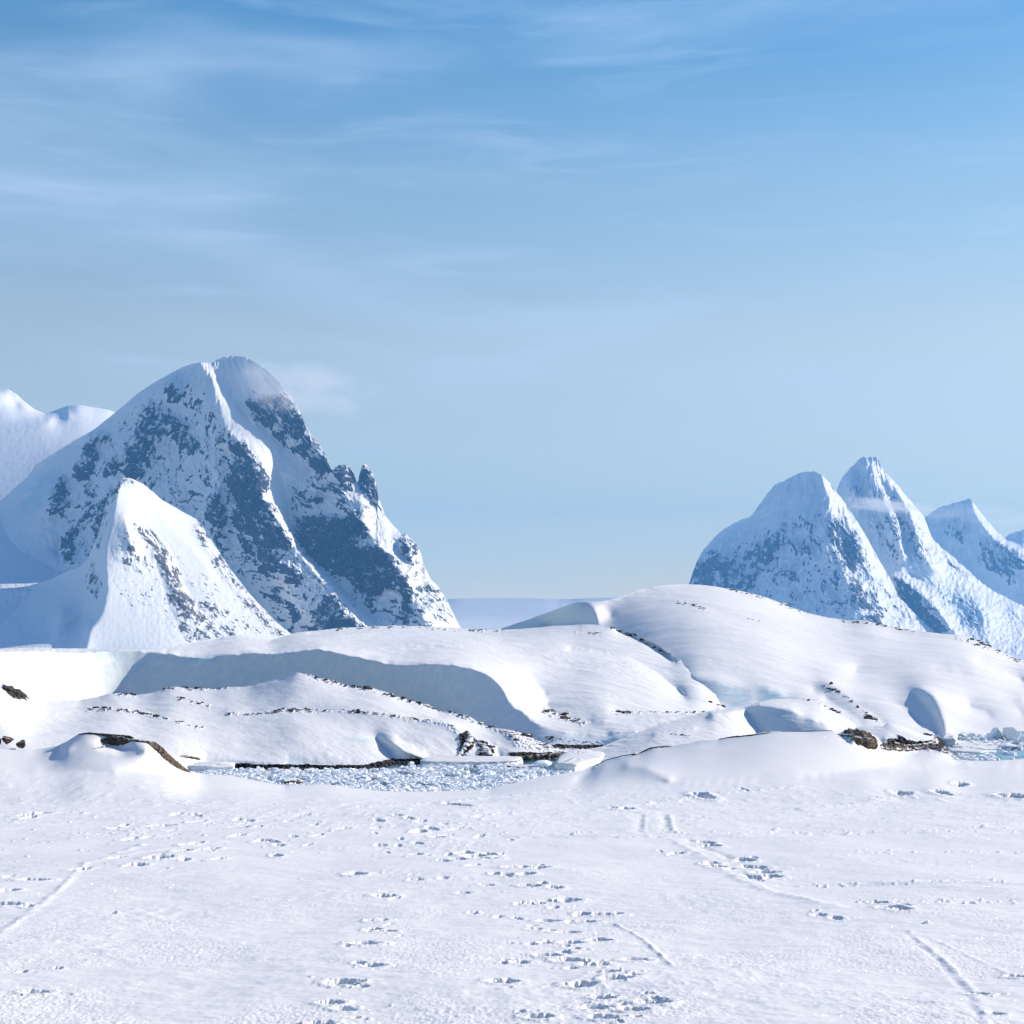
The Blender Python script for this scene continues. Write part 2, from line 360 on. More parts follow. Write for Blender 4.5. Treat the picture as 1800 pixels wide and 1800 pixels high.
def build_mountains():
    # ---- the big mountain
    top = [(-420, 1120), (-300, 1050), (-150, 960), (0, 881), (25, 858), (49, 838), (62, 818), (90, 800), (131, 774), (150, 764), (168, 753), (190, 735), (215, 715), (240, 693), (270, 673), (300, 656), (320, 646), (336, 640), (351, 637), (372, 638), (380, 633), (395, 627), (410, 625), (428, 627), (440, 632), (460, 643), (475, 655), (488, 668), (497, 682), (508, 694), (515, 702), (522, 715), (530, 727), (537, 750), (545, 761), (555, 772), (565, 786), (574, 803), (582, 824), (585, 829), (590, 820), (600, 817), (612, 820), (621, 830), (626, 846), (629, 848), (632, 834), (637, 818), (641, 815), (648, 821), (655, 832), (662, 852), (664, 872), (670, 888), (677, 906), (688, 920), (699, 931), (706, 940), (712, 937), (720, 944), (728, 952), (736, 964), (742, 978), (748, 998), (757, 1018), (770, 1030), (782, 1048), (795, 1075), (809, 1102), (830, 1130), (860, 1170)]
    sil = [(-420, 1120, 480), (-150, 960, 330), (0, 881, 230), (49, 838, 190), (131, 774, 130), (168, 753, 108), (215, 715, 72), (270, 673, 38), (320, 646, 12), (351, 637, -6), (372, 638, 8), (410, 625, 14), (440, 632, 0), (475, 655, -14), (515, 702, -8), (545, 761, -8), (582, 824, -22), (600, 817, -24), (621, 830, 4), (629, 848, 20), (641, 815, -6), (662, 852, 18), (677, 906, 14), (699, 931, 4), (728, 952, -18), (748, 998, -22), (782, 1048, -26), (809, 1102, -28), (860, 1170, -28)]
    R1 = [(351, 637, -6), (371, 661, -22), (382, 701, -38), (394, 747, -52), (419, 774, -62), (446, 785, -66), (461, 808, -72), (449, 854, -74), (470, 885, -80), (489, 912, -86), (513, 951, -94), (537, 985, -100), (560, 1010, -104), (589, 1037, -110), (641, 1098, -120), (670, 1135, -124)]
    R1v = [(374, 645, 0), (400, 686, 2), (430, 722, 6), (473, 759, 10), (507, 789, 12), (547, 826, 10)]
    bowl = [(490, 830, -10), (500, 852, 4), (506, 885, 14), (512, 920, 12), (528, 955, 0), (548, 985, -24), (590, 1025, -52), (640, 1070, -72), (668, 1096, -84), (690, 1130, -90)]
    bench = [(547, 828, -6), (565, 840, -14), (582, 858, -16), (560, 880, -8), (530, 895, 2)]
    R3 = [(582, 826, -22), (590, 850, -26), (601, 874, -40), (622, 878, -48), (635, 884, -56), (641, 905, -64), (648, 937, -74), (675, 967, -86), (692, 990, -92), (705, 1008, -98), (724, 1034, -106), (739, 1073, -114), (748, 1098, -118), (756, 1130, -120)]
    R3v = [(648, 880, -14), (664, 912, -20), (684, 940, -30), (700, 965, -46), (715, 985, -56)]
    R4 = [(712, 938, -28), (716, 960, -52), (722, 985, -70)]
    midw = [(600, 905, -30), (620, 960, -40), (640, 1000, -56), (660, 1040, -70)]
    RB = [(304, 668, 0), (282, 705, 6), (255, 745, 18), (232, 780, 24), (205, 815, 34), (186, 850, 44), (165, 920, 50), (152, 990, 40)]
    RBv = [(232, 735, 60), (205, 765, 74), (168, 805, 92), (140, 850, 104), (118, 920, 104), (104, 975, 98)]
    CV = [(345, 705, 0), (322, 760, 4), (312, 820, 2), (330, 880, -10), (372, 950, -26), (420, 1010, -40), (470, 1070, -58), (510, 1120, -74)]
    RC = [(372, 775, -30), (385, 820, -38), (386, 860, -42), (374, 905, -40), (380, 940, -42)]
    GV = [(402, 800, -30), (402, 860, -30), (410, 920, -36), (440, 985, -50), (480, 1045, -64), (528, 1105, -84)]
    RD = [(424, 800, -58), (430, 850, -62), (444, 915, -72), (462, 965, -80), (490, 1020, -92), (530, 1070, -104), (560, 1110, -112)]
    skirt = [(92, 850, 122), (76, 900, 112), (66, 950, 96)]
    foot = [(-400, 1040, 60), (0, 1008, 60), (60, 1007, 52), (110, 1006, 40), (150, 1010, 10)]
    shelf = [(-400, 1090, -240), (0, 1036, -210), (60, 1034, -210), (110, 1030, -190)]
    low = [(-420, 1190, -330), (0, 1100, -280), (200, 1190, -240), (500, 1200, -160), (860, 1200, -130)]
    f = Field2(-430, 870, 600, 1210, 2.5, [sil, R1, R1v, bowl, bench, R3, R3v, R4, midw, RB, RBv, CV, RC, GV, RD, skirt, foot, shelf, low], smooth=0.9)
    rock = [
        ([(292, 672), (310, 668), (322, 690), (312, 705), (295, 708), (288, 690)], 0.75),
        ([(262, 700), (270, 705), (285, 760), (265, 780), (232, 775), (240, 745)], 0.72),
        ([(283, 710), (300, 725), (345, 755), (352, 778), (330, 812), (300, 770), (278, 745)], 0.62),
        ([(165, 762), (195, 760), (190, 775), (165, 780), (175, 800), (155, 840), (135, 845), (130, 830), (145, 790)], 0.95),
        ([(225, 770), (272, 780), (262, 830), (240, 850), (215, 830), (180, 840), (178, 820), (210, 790)], 0.68),
        ([(108, 832), (120, 840), (104, 900), (84, 905), (90, 870)], 0.85),
        ([(118, 925), (135, 925), (135, 985), (110, 995), (104, 960)], 0.72),
        ([(200, 850), (215, 838), (195, 900), (175, 960), (160, 970), (160, 920), (175, 880)], 0.75),
        ([(150, 880), (165, 870), (150, 930), (130, 950), (128, 920)], 0.6),
        ([(376, 756), (392, 758), (390, 785), (376, 780)], 0.8), ([(398, 772), (430, 775), (448, 795), (440, 812), (410, 800)], 0.8),
        ([(376, 858), (392, 862), (400, 900), (392, 935), (360, 910), (366, 880)], 0.8),
        ([(410, 812), (450, 805), (475, 850), (465, 870), (500, 920), (515, 960), (500, 968), (465, 960), (435, 930), (418, 880)], 0.86),
        ([(395, 800), (412, 810), (418, 880), (430, 920), (450, 970), (440, 990), (415, 940), (400, 880)], 0.52),
        ([(450, 960), (500, 975), (515, 1000), (480, 1005), (452, 1000)], 0.78),
        ([(500, 985), (530, 1000), (530, 1020), (500, 1025)], 0.75),
        ([(370, 930), (400, 935), (420, 985), (400, 1000), (380, 970)], 0.45),
        ([(575, 1040), (590, 1040), (640, 1098), (655, 1120), (530, 1120), (540, 1085), (555, 1060)], 0.75),
        ([(433, 700), (465, 695), (478, 745), (500, 760), (520, 790), (540, 815), (505, 785), (470, 755), (440, 735)], 0.62),
        ([(455, 690), (505, 690), (530, 727), (545, 761), (566, 786), (584, 828), (560, 830), (530, 800), (500, 760), (470, 730)], 0.56),
        ([(545, 805), (575, 800), (584, 828), (560, 828)], 0.95),
        ([(585, 828), (590, 812), (615, 812), (624, 845), (618, 868), (600, 868)], 0.88),
        ([(628, 850), (636, 812), (645, 812), (665, 855), (672, 890), (680, 908), (655, 890), (640, 868)], 0.82),
        ([(538, 866), (572, 862), (568, 880), (540, 890), (522, 905)], 0.75),
        ([(520, 910), (560, 906), (600, 912), (625, 895), (638, 905), (645, 940), (600, 960), (585, 975), (560, 975), (540, 970), (515, 940)], 1.15),
        ([(585, 975), (620, 952), (650, 950), (690, 975), (705, 1010), (690, 1025), (660, 1045), (640, 1040), (600, 1010), (560, 990), (545, 975)], 1.02),
        ([(636, 1040), (662, 1045), (655, 1070), (640, 1065)], 0.7), ([(690, 1000), (718, 1010), (728, 1050), (718, 1095), (704, 1095), (706, 1050)], 0.8),
        ([(702, 940), (722, 945), (742, 985), (735, 1000), (715, 985), (704, 965)], 0.7),
        ([(742, 990), (760, 1020), (785, 1050), (800, 1090), (790, 1090), (765, 1050), (745, 1020)], 0.48),
        ([(738, 1010), (750, 1012), (790, 1095), (770, 1100), (750, 1060)], 0.42),
    ]
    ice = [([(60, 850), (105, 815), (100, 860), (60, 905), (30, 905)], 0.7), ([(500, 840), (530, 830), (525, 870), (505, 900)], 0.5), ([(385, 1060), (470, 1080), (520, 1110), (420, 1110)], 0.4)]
    Terrain("mountain", "big rocky snow mountain with two small rock towers on its right shoulder", M_MTN, top,
            [(-420, 1200), (860, 1200)], f, 1.35, 480, mtn_depth(3800, 1.15), 1300, mtn_disp((375, 637), 24.0, 24.0, 5.0, 3800, 0.40), rock, ice, soft=6, kdrop=1.2, cat='mountain', rscale=0.9, bare=[([(300, 660), (351, 645), (420, 780), (470, 860), (520, 950), (640, 1100), (480, 1120), (400, 1000), (200, 1000), (90, 1000), (80, 880), (160, 780), (230, 720)], 0.21), ([(430, 680), (500, 690), (570, 800), (740, 960), (810, 1110), (640, 1100), (520, 940), (500, 850), (545, 830), (450, 740)], 0.24)])
    # ---- small pyramid in front of it
    top = [(-420, 1120), (-300, 1090), (-100, 1050), (0, 1036), (50, 1030), (90, 1018), (115, 1006), (140, 996), (152, 985), (162, 965), (171, 945), (180, 910), (187, 882), (196, 862), (204, 845), (214, 839), (228, 840), (240, 845), (252, 851), (268, 864), (285, 879), (305, 890), (325, 902), (345, 912), (358, 928), (370, 946), (383, 966), (397, 988), (408, 1004), (422, 1022), (436, 1040), (450, 1056), (466, 1072), (482, 1090), (496, 1102), (512, 1114), (560, 1150)]
    sil = [(-420, 1120, 430), (-100, 1050, 230), (0, 1036, 165), (90, 1018, 90), (140, 996, 40), (162, 965, 22), (180, 910, 14), (196, 862, 6), (214, 839, 0), (240, 845, 12), (285, 879, 60), (345, 912, 104), (397, 988, 116), (450, 1056, 122), (512, 1114, 126), (560, 1150, 126)]
    P1 = [(214, 839, 0), (207, 862, -10), (202, 890, -18), (196, 912, -26), (188, 945, -36), (182, 968, -42), (182, 990, -48), (186, 1020, -54), (187, 1045, -60), (182, 1068, -66), (172, 1092, -74), (158, 1106, -84), (150, 1150, -100)]
    Pn = [(214, 902, -16), (224, 925, -28), (232, 960, -36)]
    P2 = [(236, 925, 6), (262, 955, 10), (290, 990, 12), (306, 1025, 12), (322, 1055, 10), (342, 1090, 6), (350, 1130, 0)]
    P2b = [(252, 925, 24), (280, 960, 36), (304, 995, 42), (322, 1030, 42), (345, 1068, 38)]
    P3 = [(262, 880, 34), (300, 930, 56), (330, 960, 68), (370, 1010, 78)]
    L1 = [(176, 975, 0), (165, 1010, 10), (150, 1050, 0), (140, 1085, -16), (118, 1098, -22)]
    L2 = [(112, 1080, -40), (104, 1105, -60), (96, 1150, -90)]
    L2b = [(84, 1094, -16), (66, 1104, -22), (40, 1110, -16)]
    L3 = [(44, 1103, -62), (36, 1118, -72), (30, 1150, -90)]
    L3b = [(22, 1100, 0), (0, 1095, 20), (-200, 1100, 80)]
    low = [(-420, 1200, 60), (-100, 1150, -60), (60, 1150, -110), (300, 1160, -60), (560, 1190, 60)]
    f = Field2(-430, 570, 820, 1210, 2.5, [sil, P1, Pn, P2, P2b, P3, L1, L2, L2b, L3b, low], smooth=1.2)
    rock = [
        ([(232, 918), (262, 930), (285, 955), (306, 990), (312, 1030), (335, 1065), (362, 1090), (400, 1128), (330, 1128), (300, 1062), (285, 1010), (262, 965)], 0.66),
        ([(270, 940), (292, 960), (312, 1000), (318, 1035), (350, 1080), (335, 1080), (305, 1035), (295, 1000)], 1.0),
        ([(230, 980), (262, 985), (275, 1005), (240, 1010)], 0.5), ([(196, 960), (230, 950), (262, 985), (240, 1000), (200, 985)], 0.34),
        ([(345, 912), (372, 946), (398, 990), (425, 1025), (452, 1058), (500, 1108), (512, 1130), (470, 1110), (430, 1060), (400, 1025), (370, 985), (340, 930)], 0.5),
        ([(330, 1050), (380, 1060), (430, 1100), (440, 1128), (380, 1128)], 0.38),
        ([(160, 985), (172, 1010), (184, 1050), (175, 1055), (155, 1040), (150, 1010)], 0.6),
        ([(196, 862), (205, 842), (225, 838), (250, 850), (230, 850), (208, 855), (200, 880), (188, 900), (180, 960), (170, 970), (172, 930)], 0.72),
    ]
    Terrain("mountain", "small pointed snow foothill in front of the big mountain with sunlit right side", M_PYR, top,
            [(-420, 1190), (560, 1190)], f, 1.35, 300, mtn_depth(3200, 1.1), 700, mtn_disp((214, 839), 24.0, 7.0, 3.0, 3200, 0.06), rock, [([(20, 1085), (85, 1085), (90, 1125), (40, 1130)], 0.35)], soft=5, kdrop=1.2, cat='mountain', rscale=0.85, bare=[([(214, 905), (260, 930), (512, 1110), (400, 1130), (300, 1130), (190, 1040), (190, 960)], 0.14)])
    # ---- smooth snow dome behind, far left
    top = [(-420, 700), (-200, 690), (-60, 686), (0, 683), (14, 684), (28, 692), (42, 705), (60, 719), (80, 727), (100, 720), (118, 713), (138, 711), (160, 715), (190, 720), (240, 740), (400, 800)]
    sil = [(x, y, v) for (x, y), v in zip(top, [0, 0, 0, 0, 0, 8, 20, 30, 40, 30, 20, 10, 20, 30, 60, 100])]
    inner = [[(-60, 715, -60), (0, 722, -66), (24, 724, -50)], [(10, 700, -6), (30, 716, 10)], [(-100, 745, -120), (40, 745, -116), (90, 738, -100)], [(96, 738, -60), (112, 728, -20)], [(118, 728, -60), (128, 745, -84)], [(135, 720, -30), (160, 740, -54)], [(-420, 900, -380), (0, 900, -420), (160, 800, -300), (400, 900, -300)], [(-420, 1150, -700), (0, 1100, -700), (400, 1100, -600)]]
    f = Field2(-430, 410, 670, 1150, 2.5, [sil] + inner, smooth=1.6)
    Terrain("mountain", "smooth sunlit snow dome behind the left flank of the big mountain", M_FAR, top, [(-420, 1130), (400, 1130)], f, 2.0, 240,
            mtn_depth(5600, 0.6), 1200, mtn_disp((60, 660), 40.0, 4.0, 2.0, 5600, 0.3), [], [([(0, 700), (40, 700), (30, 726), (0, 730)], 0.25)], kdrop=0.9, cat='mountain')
    # ---- right group: rounded massif
    top = [(1150, 1150), (1190, 1090), (1205, 1045), (1211, 1026), (1219, 1003), (1228, 980), (1238, 964), (1249, 952), (1260, 941), (1270, 932), (1282, 924), (1294, 918), (1306, 912), (1318, 909), (1327, 899), (1335, 887), (1350, 866), (1363, 851), (1376, 847), (1387, 840), (1404, 832), (1420, 829), (1431, 828), (1442, 833), (1449, 839), (1458, 848), (1466, 859), (1478, 874), (1490, 890), (1508, 918), (1524, 945), (1542, 978), (1559, 1007), (1570, 1026), (1580, 1049), (1605, 1075), (1642, 1111), (1700, 1150)]
    sil = [(1150, 1150, 260), (1211, 1026, 170), (1228, 980, 140), (1270, 932, 96), (1318, 909, 60), (1335, 887, 44), (1363, 851, 22), (1404, 832, 2), (1431, 828, -10), (1449, 839, -16), (1466, 859, 12), (1490, 890, 24), (1524, 945, 34), (1559, 1007, 40), (1580, 1049, 40), (1642, 1111, 40), (1700, 1150, 40)]
    T1 = [(1449, 839, -16), (1450, 852, -24), (1456, 870, -30), (1460, 888, -34), (1463, 907, -40), (1456, 930, -48), (1449, 949, -54), (1452, 966, -58), (1466, 990, -62), (1480, 1011, -68), (1497, 1035, -76), (1506, 1060, -84), (1514, 1087, -92), (1520, 1150, -110)]
    T1r = [(1472, 900, 4), (1480, 940, -2), (1490, 975, -12), (1502, 1010, -26), (1516, 1030, -38), (1530, 1060, -44), (1545, 1095, -46)]
    T1w = [(1490, 930, -10), (1505, 955, -12), (1520, 985, -12), (1535, 1020, -14)]
    T2 = [(1404, 900, -14), (1425, 915, -26), (1440, 938, -42)]
    T2v = [(1412, 925, -4), (1425, 955, -20), (1440, 990, -40)]
    T3 = [(1378, 915, 6), (1368, 950, 10), (1340, 1000, 30), (1320, 1040, 40)]
    T3v = [(1362, 925, 24), (1335, 960, 50), (1300, 990, 80)]
    T4 = [(1270, 960, 70), (1262, 1000, 90), (1268, 1050, 90)]
    low = [(1150, 1170, 120), (1350, 1160, -40), (1500, 1170, -120), (1700, 1170, -20)]
    f = Field2(1140, 1710, 810, 1180, 2.5, [sil, T1, T1r, T1w, T2, T2v, T3, T3v, T4, low], smooth=1.0)
    rock = [([(1210, 1028), (1225, 980), (1255, 960), (1275, 975), (1300, 975), (1335, 950), (1365, 930), (1378, 910), (1380, 950), (1350, 990), (1320, 1030), (1300, 1060), (1240, 1050)], 0.6),
            ([(1228, 1000), (1250, 965), (1262, 1000), (1262, 1040), (1215, 1035)], 0.62),
            ([(1380, 945), (1430, 950), (1425, 980), (1390, 975)], 0.5), ([(1375, 985), (1405, 1000), (1400, 1025), (1370, 1010)], 0.5),
            ([(1455, 905), (1490, 910), (1525, 965), (1520, 985), (1500, 1000), (1520, 1030), (1540, 1040), (1555, 1080), (1545, 1095), (1510, 1060), (1480, 1005), (1455, 955)], 0.72),
            ([(1404, 910), (1415, 905), (1438, 945), (1430, 960), (1412, 930)], 0.6), ([(1490, 1030), (1520, 1035), (1545, 1070), (1555, 1100), (1520, 1095)], 0.6),
            ([(1440, 1020), (1475, 1040), (1470, 1070), (1440, 1060)], 0.4)]
    Terrain("mountain", "rounded snow massif with blue shaded left face behind the right hill", M_FAR, top, [(1150, 1175), (1700, 1175)], f, 1.35, 330,
            mtn_depth(6400, 1.1), 1500, mtn_disp((1435, 828), 22.0, 28.0, 5.5, 6400, 0.42, 120, 0.3), rock, [], soft=6, kdrop=1.2, cat='mountain', rscale=0.88, bare=[([(1215, 1020), (1250, 960), (1340, 930), (1400, 900), (1470, 890), (1560, 1020), (1640, 1110), (1230, 1060)], 0.2)])
    # ---- spire and its long right slope
    top = [(1440, 930), (1462, 885), (1471, 863), (1476, 848), (1483, 835), (1490, 828), (1497, 820), (1506, 812), (1512, 805), (1518, 802), (1524, 806), (1530, 803), (1538, 803), (1543, 805), (1547, 815), (1552, 825), (1562, 836), (1573, 846), (1584, 860), (1593, 872), (1604, 884), (1614, 895), (1624, 908), (1631, 926), (1638, 945), (1652, 960), (1669, 973), (1686, 989), (1704, 1004), (1717, 1018), (1731, 1028), (1748, 1040), (1766, 1049), (1800, 1066), (1880, 1100), (2000, 1140), (2240, 1180)]
    sil = [(1440, 930, 60), (1471, 863, 30), (1483, 835, 16), (1497, 820, -2), (1518, 802, -8), (1543, 805, -2), (1552, 825, 14), (1593, 872, 34), (1624, 908, 40), (1638, 945, 40), (1704, 1004, 56), (1766, 1049, 64), (1880, 1100, 80), (2240, 1180, 120)]
    S = [[(1497, 822, -4), (1496, 850, -24), (1502, 880, -34)], [(1510, 830, 0), (1514, 870, -6), (1520, 900, -14)],
         [(1522, 806, -10), (1532, 835, -20), (1544, 862, -32), (1560, 890, -40), (1572, 915, -48), (1580, 955, -60), (1588, 985, -70)],
         [(1543, 812, 4), (1552, 850, -2), (1566, 880, -6), (1590, 930, -16), (1600, 965, -30)], [(1560, 842, -6), (1582, 870, -14), (1600, 900, -24), (1612, 940, -42), (1620, 975, -56), (1640, 1000, -66)],
         [(1622, 915, 8), (1634, 955, 0), (1660, 985, -6)], [(1545, 900, -20), (1555, 950, -36), (1570, 985, -50)],
         [(1650, 965, 14), (1690, 1000, 20), (1720, 1030, 24)],
         [(1569, 1012, -92), (1590, 1022, -98), (1614, 1038, -104), (1632, 1054, -108), (1645, 1069, -112), (1669, 1100, -120), (1690, 1130, -124)],
         [(1562, 1000, -60), (1580, 1050, -74), (1610, 1085, -80), (1640, 1115, -86)],
         [(1600, 1010, -60), (1640, 1030, -66), (1665, 1060, -70), (1690, 1095, -74)],
         [(1700, 1040, -30), (1722, 1062, -50), (1740, 1090, -70), (1745, 1130, -90)], [(1745, 1060, -6), (1775, 1090, -16), (1800, 1120, -26)],
         [(1780, 1070, 10), (1820, 1110, 0)], [(1440, 1170, -60), (1700, 1170, -150), (2240, 1220, -40)]]
    f = Field2(1430, 2250, 790, 1230, 2.5, [sil] + S, smooth=1.0)
    rock = [([(1555, 905), (1580, 915), (1585, 970), (1560, 970)], 0.55), ([(1596, 930), (1620, 925), (1632, 980), (1610, 985)], 0.55), ([(1480, 850), (1500, 835), (1560, 860), (1600, 900), (1600, 930), (1520, 900)], 0.28),
            ([(1565, 1012), (1600, 1020), (1645, 1065), (1672, 1105), (1640, 1110), (1600, 1080), (1575, 1045)], 0.6), ([(1655, 960), (1700, 1000), (1730, 1030), (1700, 1020), (1665, 990)], 0.35),
            ([(1640, 1030), (1700, 1040), (1740, 1080), (1720, 1110), (1670, 1080)], 0.3)]
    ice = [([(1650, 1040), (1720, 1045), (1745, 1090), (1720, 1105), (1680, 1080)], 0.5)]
    Terrain("mountain", "sharp fluted snow spire with a long bright slope running down to the right", M_FAR, top, [(1440, 1180), (2240, 1230)], f, 1.35, 340,
            mtn_depth(7000, 1.0), 1500, mtn_disp((1525, 802), 22.0, 26.0, 6.5, 7000, 0.42, 60, 0.4), rock, ice, soft=6, kdrop=1.2, cat='mountain', rscale=0.8, bare=[([(1480, 850), (1540, 820), (1640, 950), (1660, 1000), (1560, 990)], 0.2)])
    # ---- farthest right peak
    top = [(1560, 1000), (1600, 930), (1635, 902), (1655, 890), (1668, 887), (1680, 883), (1694, 880), (1705, 876), (1713, 886), (1721, 897), (1730, 908), (1738, 918), (1752, 934), (1766, 945), (1774, 940), (1783, 935), (1792, 934), (1800, 930), (1830, 945), (1900, 990), (2040, 1040), (2240, 1100)]
    sil = [(1560, 1000, 100), (1635, 902, 50), (1680, 883, 16), (1705, 876, 0), (1721, 897, 16), (1738, 918, 30), (1766, 945, 40), (1783, 935, 30), (1800, 930, 20), (1900, 990, 60), (2240, 1100, 100)]
    S = [[(1705, 876, 0), (1716, 905, -22), (1730, 925, -36), (1752, 950, -50), (1790, 968, -66), (1840, 1000, -80), (1900, 1060, -100)], [(1742, 930, 16), (1770, 952, 14), (1795, 958, 8)],
         [(1680, 900, 20), (1690, 960, 10), (1720, 1010, -10)], [(1650, 960, 30), (1680, 1010, 10), (1780, 1060, -60)], [(1560, 1150, -20), (1800, 1150, -120), (2240, 1180, -60)]]
    f = Field2(1550, 2250, 860, 1200, 2.5, [sil] + S, smooth=1.0)
    rock = [([(1725, 950), (1760, 955), (1800, 975), (1800, 1000), (1760, 1010), (1720, 990)], 0.55), ([(1655, 905), (1700, 910), (1695, 960), (1660, 950)], 0.38), ([(1750, 1000), (1800, 1010), (1780, 1030)], 0.45)]
    Terrain("mountain", "pale pointed peak farthest back at the right edge of the range", M_FAR, top, [(1560, 1170), (2240, 1200)], f, 1.6, 240,
            mtn_depth(8600, 1.0), 1500, mtn_disp((1705, 876), 22.0, 26.0, 6.0, 8600, 0.5, 120, 0.3), rock, [], soft=6, kdrop=1.2, cat='mountain', rscale=0.8)
    # ---- low glacier band on the horizon
    top = [(-400, 1070), (700, 1058), (800, 1052), (900, 1051), (1000, 1053), (1060, 1050), (1120, 1050), (1240, 1056), (1330, 1085)]
    f = Field2(-410, 1340, 1030, 1200, 5, [[(x, y, 0) for x, y in top], [(-400, 1080, -40), (1330, 1092, -40)], [(-400, 1120, -130), (1330, 1120, -130)]], smooth=1)
    Terrain("hills", "low pale glacier plateau on the horizon between the two mountain groups", M_FAR, top, [(-400, 1140), (1330, 1140)], f, 4, 60,
            mtn_depth(5600, 1.2, 1120), 1500, mtn_disp((900, 900), 60.0, 1.0, 0.5, 5600, 0.2), [], [], kdrop=0.5)
build_mountains()

# ------------------------------------------------------------------ snow hills round the bay
def q(*ln):                                   # lines given with real distances, stored as 1000/distance
    return [(a, b, 1000.0 / c) for a, b, c in ln]
def wd(py):                                   # distance at which the sea is seen at row py
    return CAMZ * F / (py - HOR)
inv = lambda fld, X, Y: 1000.0 / np.maximum(fld(X, Y), 0.5)
def hill_disp(a1, l1, a2, l2, lip=0.0):
    def f(V, PX, PY, rk):
        V = V.copy(); x, y = V[..., 0], V[..., 1]
        n = a1 * fbm(x / l1, y / (l1 * 1.6), 3) + a2 * fbm(x / l2 + 0.4 * y / l2, y / (l2 * 2.0), 4, 0.55)
        pat = sstep(0.0, 0.5, fbm(x / 40 + 3, y / 60 + 8, 3))
        n = n + a2 * 0.7 * pat * ridged(x / (l2 * .7) + .5 * y / l2, y / (l2 * 2.2) - .2 * x / l2, 4, 0.6)
        n = n + rk * 0.10 * ridged(x / 1.7, y / 2.2 + PY / 9.0, 4)
        V[..., 2] += n
        d = 1 + (rk * 0.006 * fbm(PX / 5.0, PY / 4.0, 3))
        V *= d[..., None]
        return V
    return f
def band(pts, w, st=0.95):
    h = w / 2.0
    return ([(x, y - h) for x, y in pts] + [(x, y + h) for x, y in reversed(pts)], st)
def build_hills():
    H = {}
    # right, rear hill
    top = [(820, 1135), (860, 1115), (878, 1106), (905, 1096), (940, 1083), (970, 1073), (1000, 1063), (1015, 1060), (1035, 1059), (1060, 1057), (1085, 1051), (1110, 1042), (1120, 1037), (1160, 1030), (1200, 1027), (1230, 1028), (1262, 1032), (1300, 1039), (1350, 1052), (1390, 1066), (1420, 1076), (1455, 1085), (1490, 1091), (1520, 1090), (1550, 1098), (1580, 1106), (1610, 1110), (1650, 1113), (1685, 1116), (1710, 1122), (1740, 1133), (1770, 1148), (1800, 1160), (1900, 1200), (2200, 1260)]
    dd = [430, 470, 500, 490, 470, 455, 445, 442, 440, 440, 445, 455, 460, 470, 480, 480, 480, 480, 475, 470, 460, 455, 450, 440, 430, 420, 410, 405, 400, 395, 385, 372, 360, 310, 250]
    sil = [(x, y, 1000 / d) for (x, y), d in zip(top, dd)]
    L = [sil, q((1035, 1059, 440), (1042, 1070, 418), (1049, 1082, 408), (1050, 1100, 400)),
         q((960, 1100, 462), (1000, 1098, 446), (1030, 1095, 428)), q((1060, 1066, 432), (1075, 1085, 420)),
         q((1222, 1187, 250), (1262, 1196, 243), (1300, 1208, 240), (1322, 1216, 236), (1326, 1207, 240), (1350, 1210, 237), (1372, 1219, 233), (1386, 1228, 230)),
         q((1215, 1186, 252), (1230, 1210, 242), (1245, 1238, 233)), q((1262, 1246, 226), (1300, 1246, 226), (1330, 1243, 226)), q((1330, 1240, 228), (1360, 1243, 225), (1392, 1243, 225)),
         q((1200, 1290, 185), (1300, 1300, 175), (1400, 1290, 172), (1500, 1300, 163), (1560, 1300, 164), (1640, 1300, 165)),
         q((1430, 1215, 245), (1455, 1203, 246), (1475, 1212, 240), (1510, 1240, 222), (1540, 1262, 203), (1556, 1276, 190)), q((1450, 1230, 234), (1490, 1255, 212), (1515, 1275, 190)),
         q((1560, 1230, 232), (1590, 1250, 218), (1620, 1275, 196), (1645, 1292, 176)),
         q((1604, 1213, 240), (1612, 1226, 229), (1625, 1243, 214), (1642, 1262, 198), (1648, 1278, 187), (1652, 1294, 176)),
         q((1604, 1212, 240), (1622, 1214, 226), (1638, 1224, 214), (1650, 1245, 198), (1657, 1266, 183), (1661, 1293, 167)),
         q((1700, 1240, 225), (1740, 1258, 206)), q((1665, 1295, 170), (1700, 1293, 173), (1760, 1288, 177), (1800, 1284, 181), (1900, 1286, 179), (2200, 1300, 166)), q((1665, 1302, wd(1302) + 4), (1800, 1294, wd(1294) + 4), (2200, 1306, wd(1306) + 4)),
         q((1655, 1330, 152), (2200, 1340, 146)), 
q((1500, 1180, 300), (1600, 1170, 300), (1700, 1180, 290)), q((1795, 1255, 210), (1788, 1240, 222), (1800, 1225, 235)),
         q((1720, 1160, 330), (1800, 1200, 300))]
    f = Field2(810, 2210, 1010, 1350, 1.5, L, smooth=2.4, warp=top)
    ice = [([(880, 1108), (940, 1083), (1000, 1063), (1035, 1060), (1048, 1085), (1048, 1104), (1000, 1108), (940, 1112)], 0.45), ([(1606, 1216), (1640, 1226), (1660, 1292), (1650, 1292), (1640, 1262)], 0.4), ([(1222, 1186), (1262, 1196), (1320, 1214), (1322, 1244), (1262, 1244)], 0.75), ([(1326, 1206), (1350, 1208), (1390, 1228), (1390, 1236), (1335, 1236)], 0.95), ([(1604, 1210), (1640, 1220), (1645, 1228), (1606, 1222)], 0.8)]  # left slope and gully polygons paint blue shade into the snow; cliffs are ice
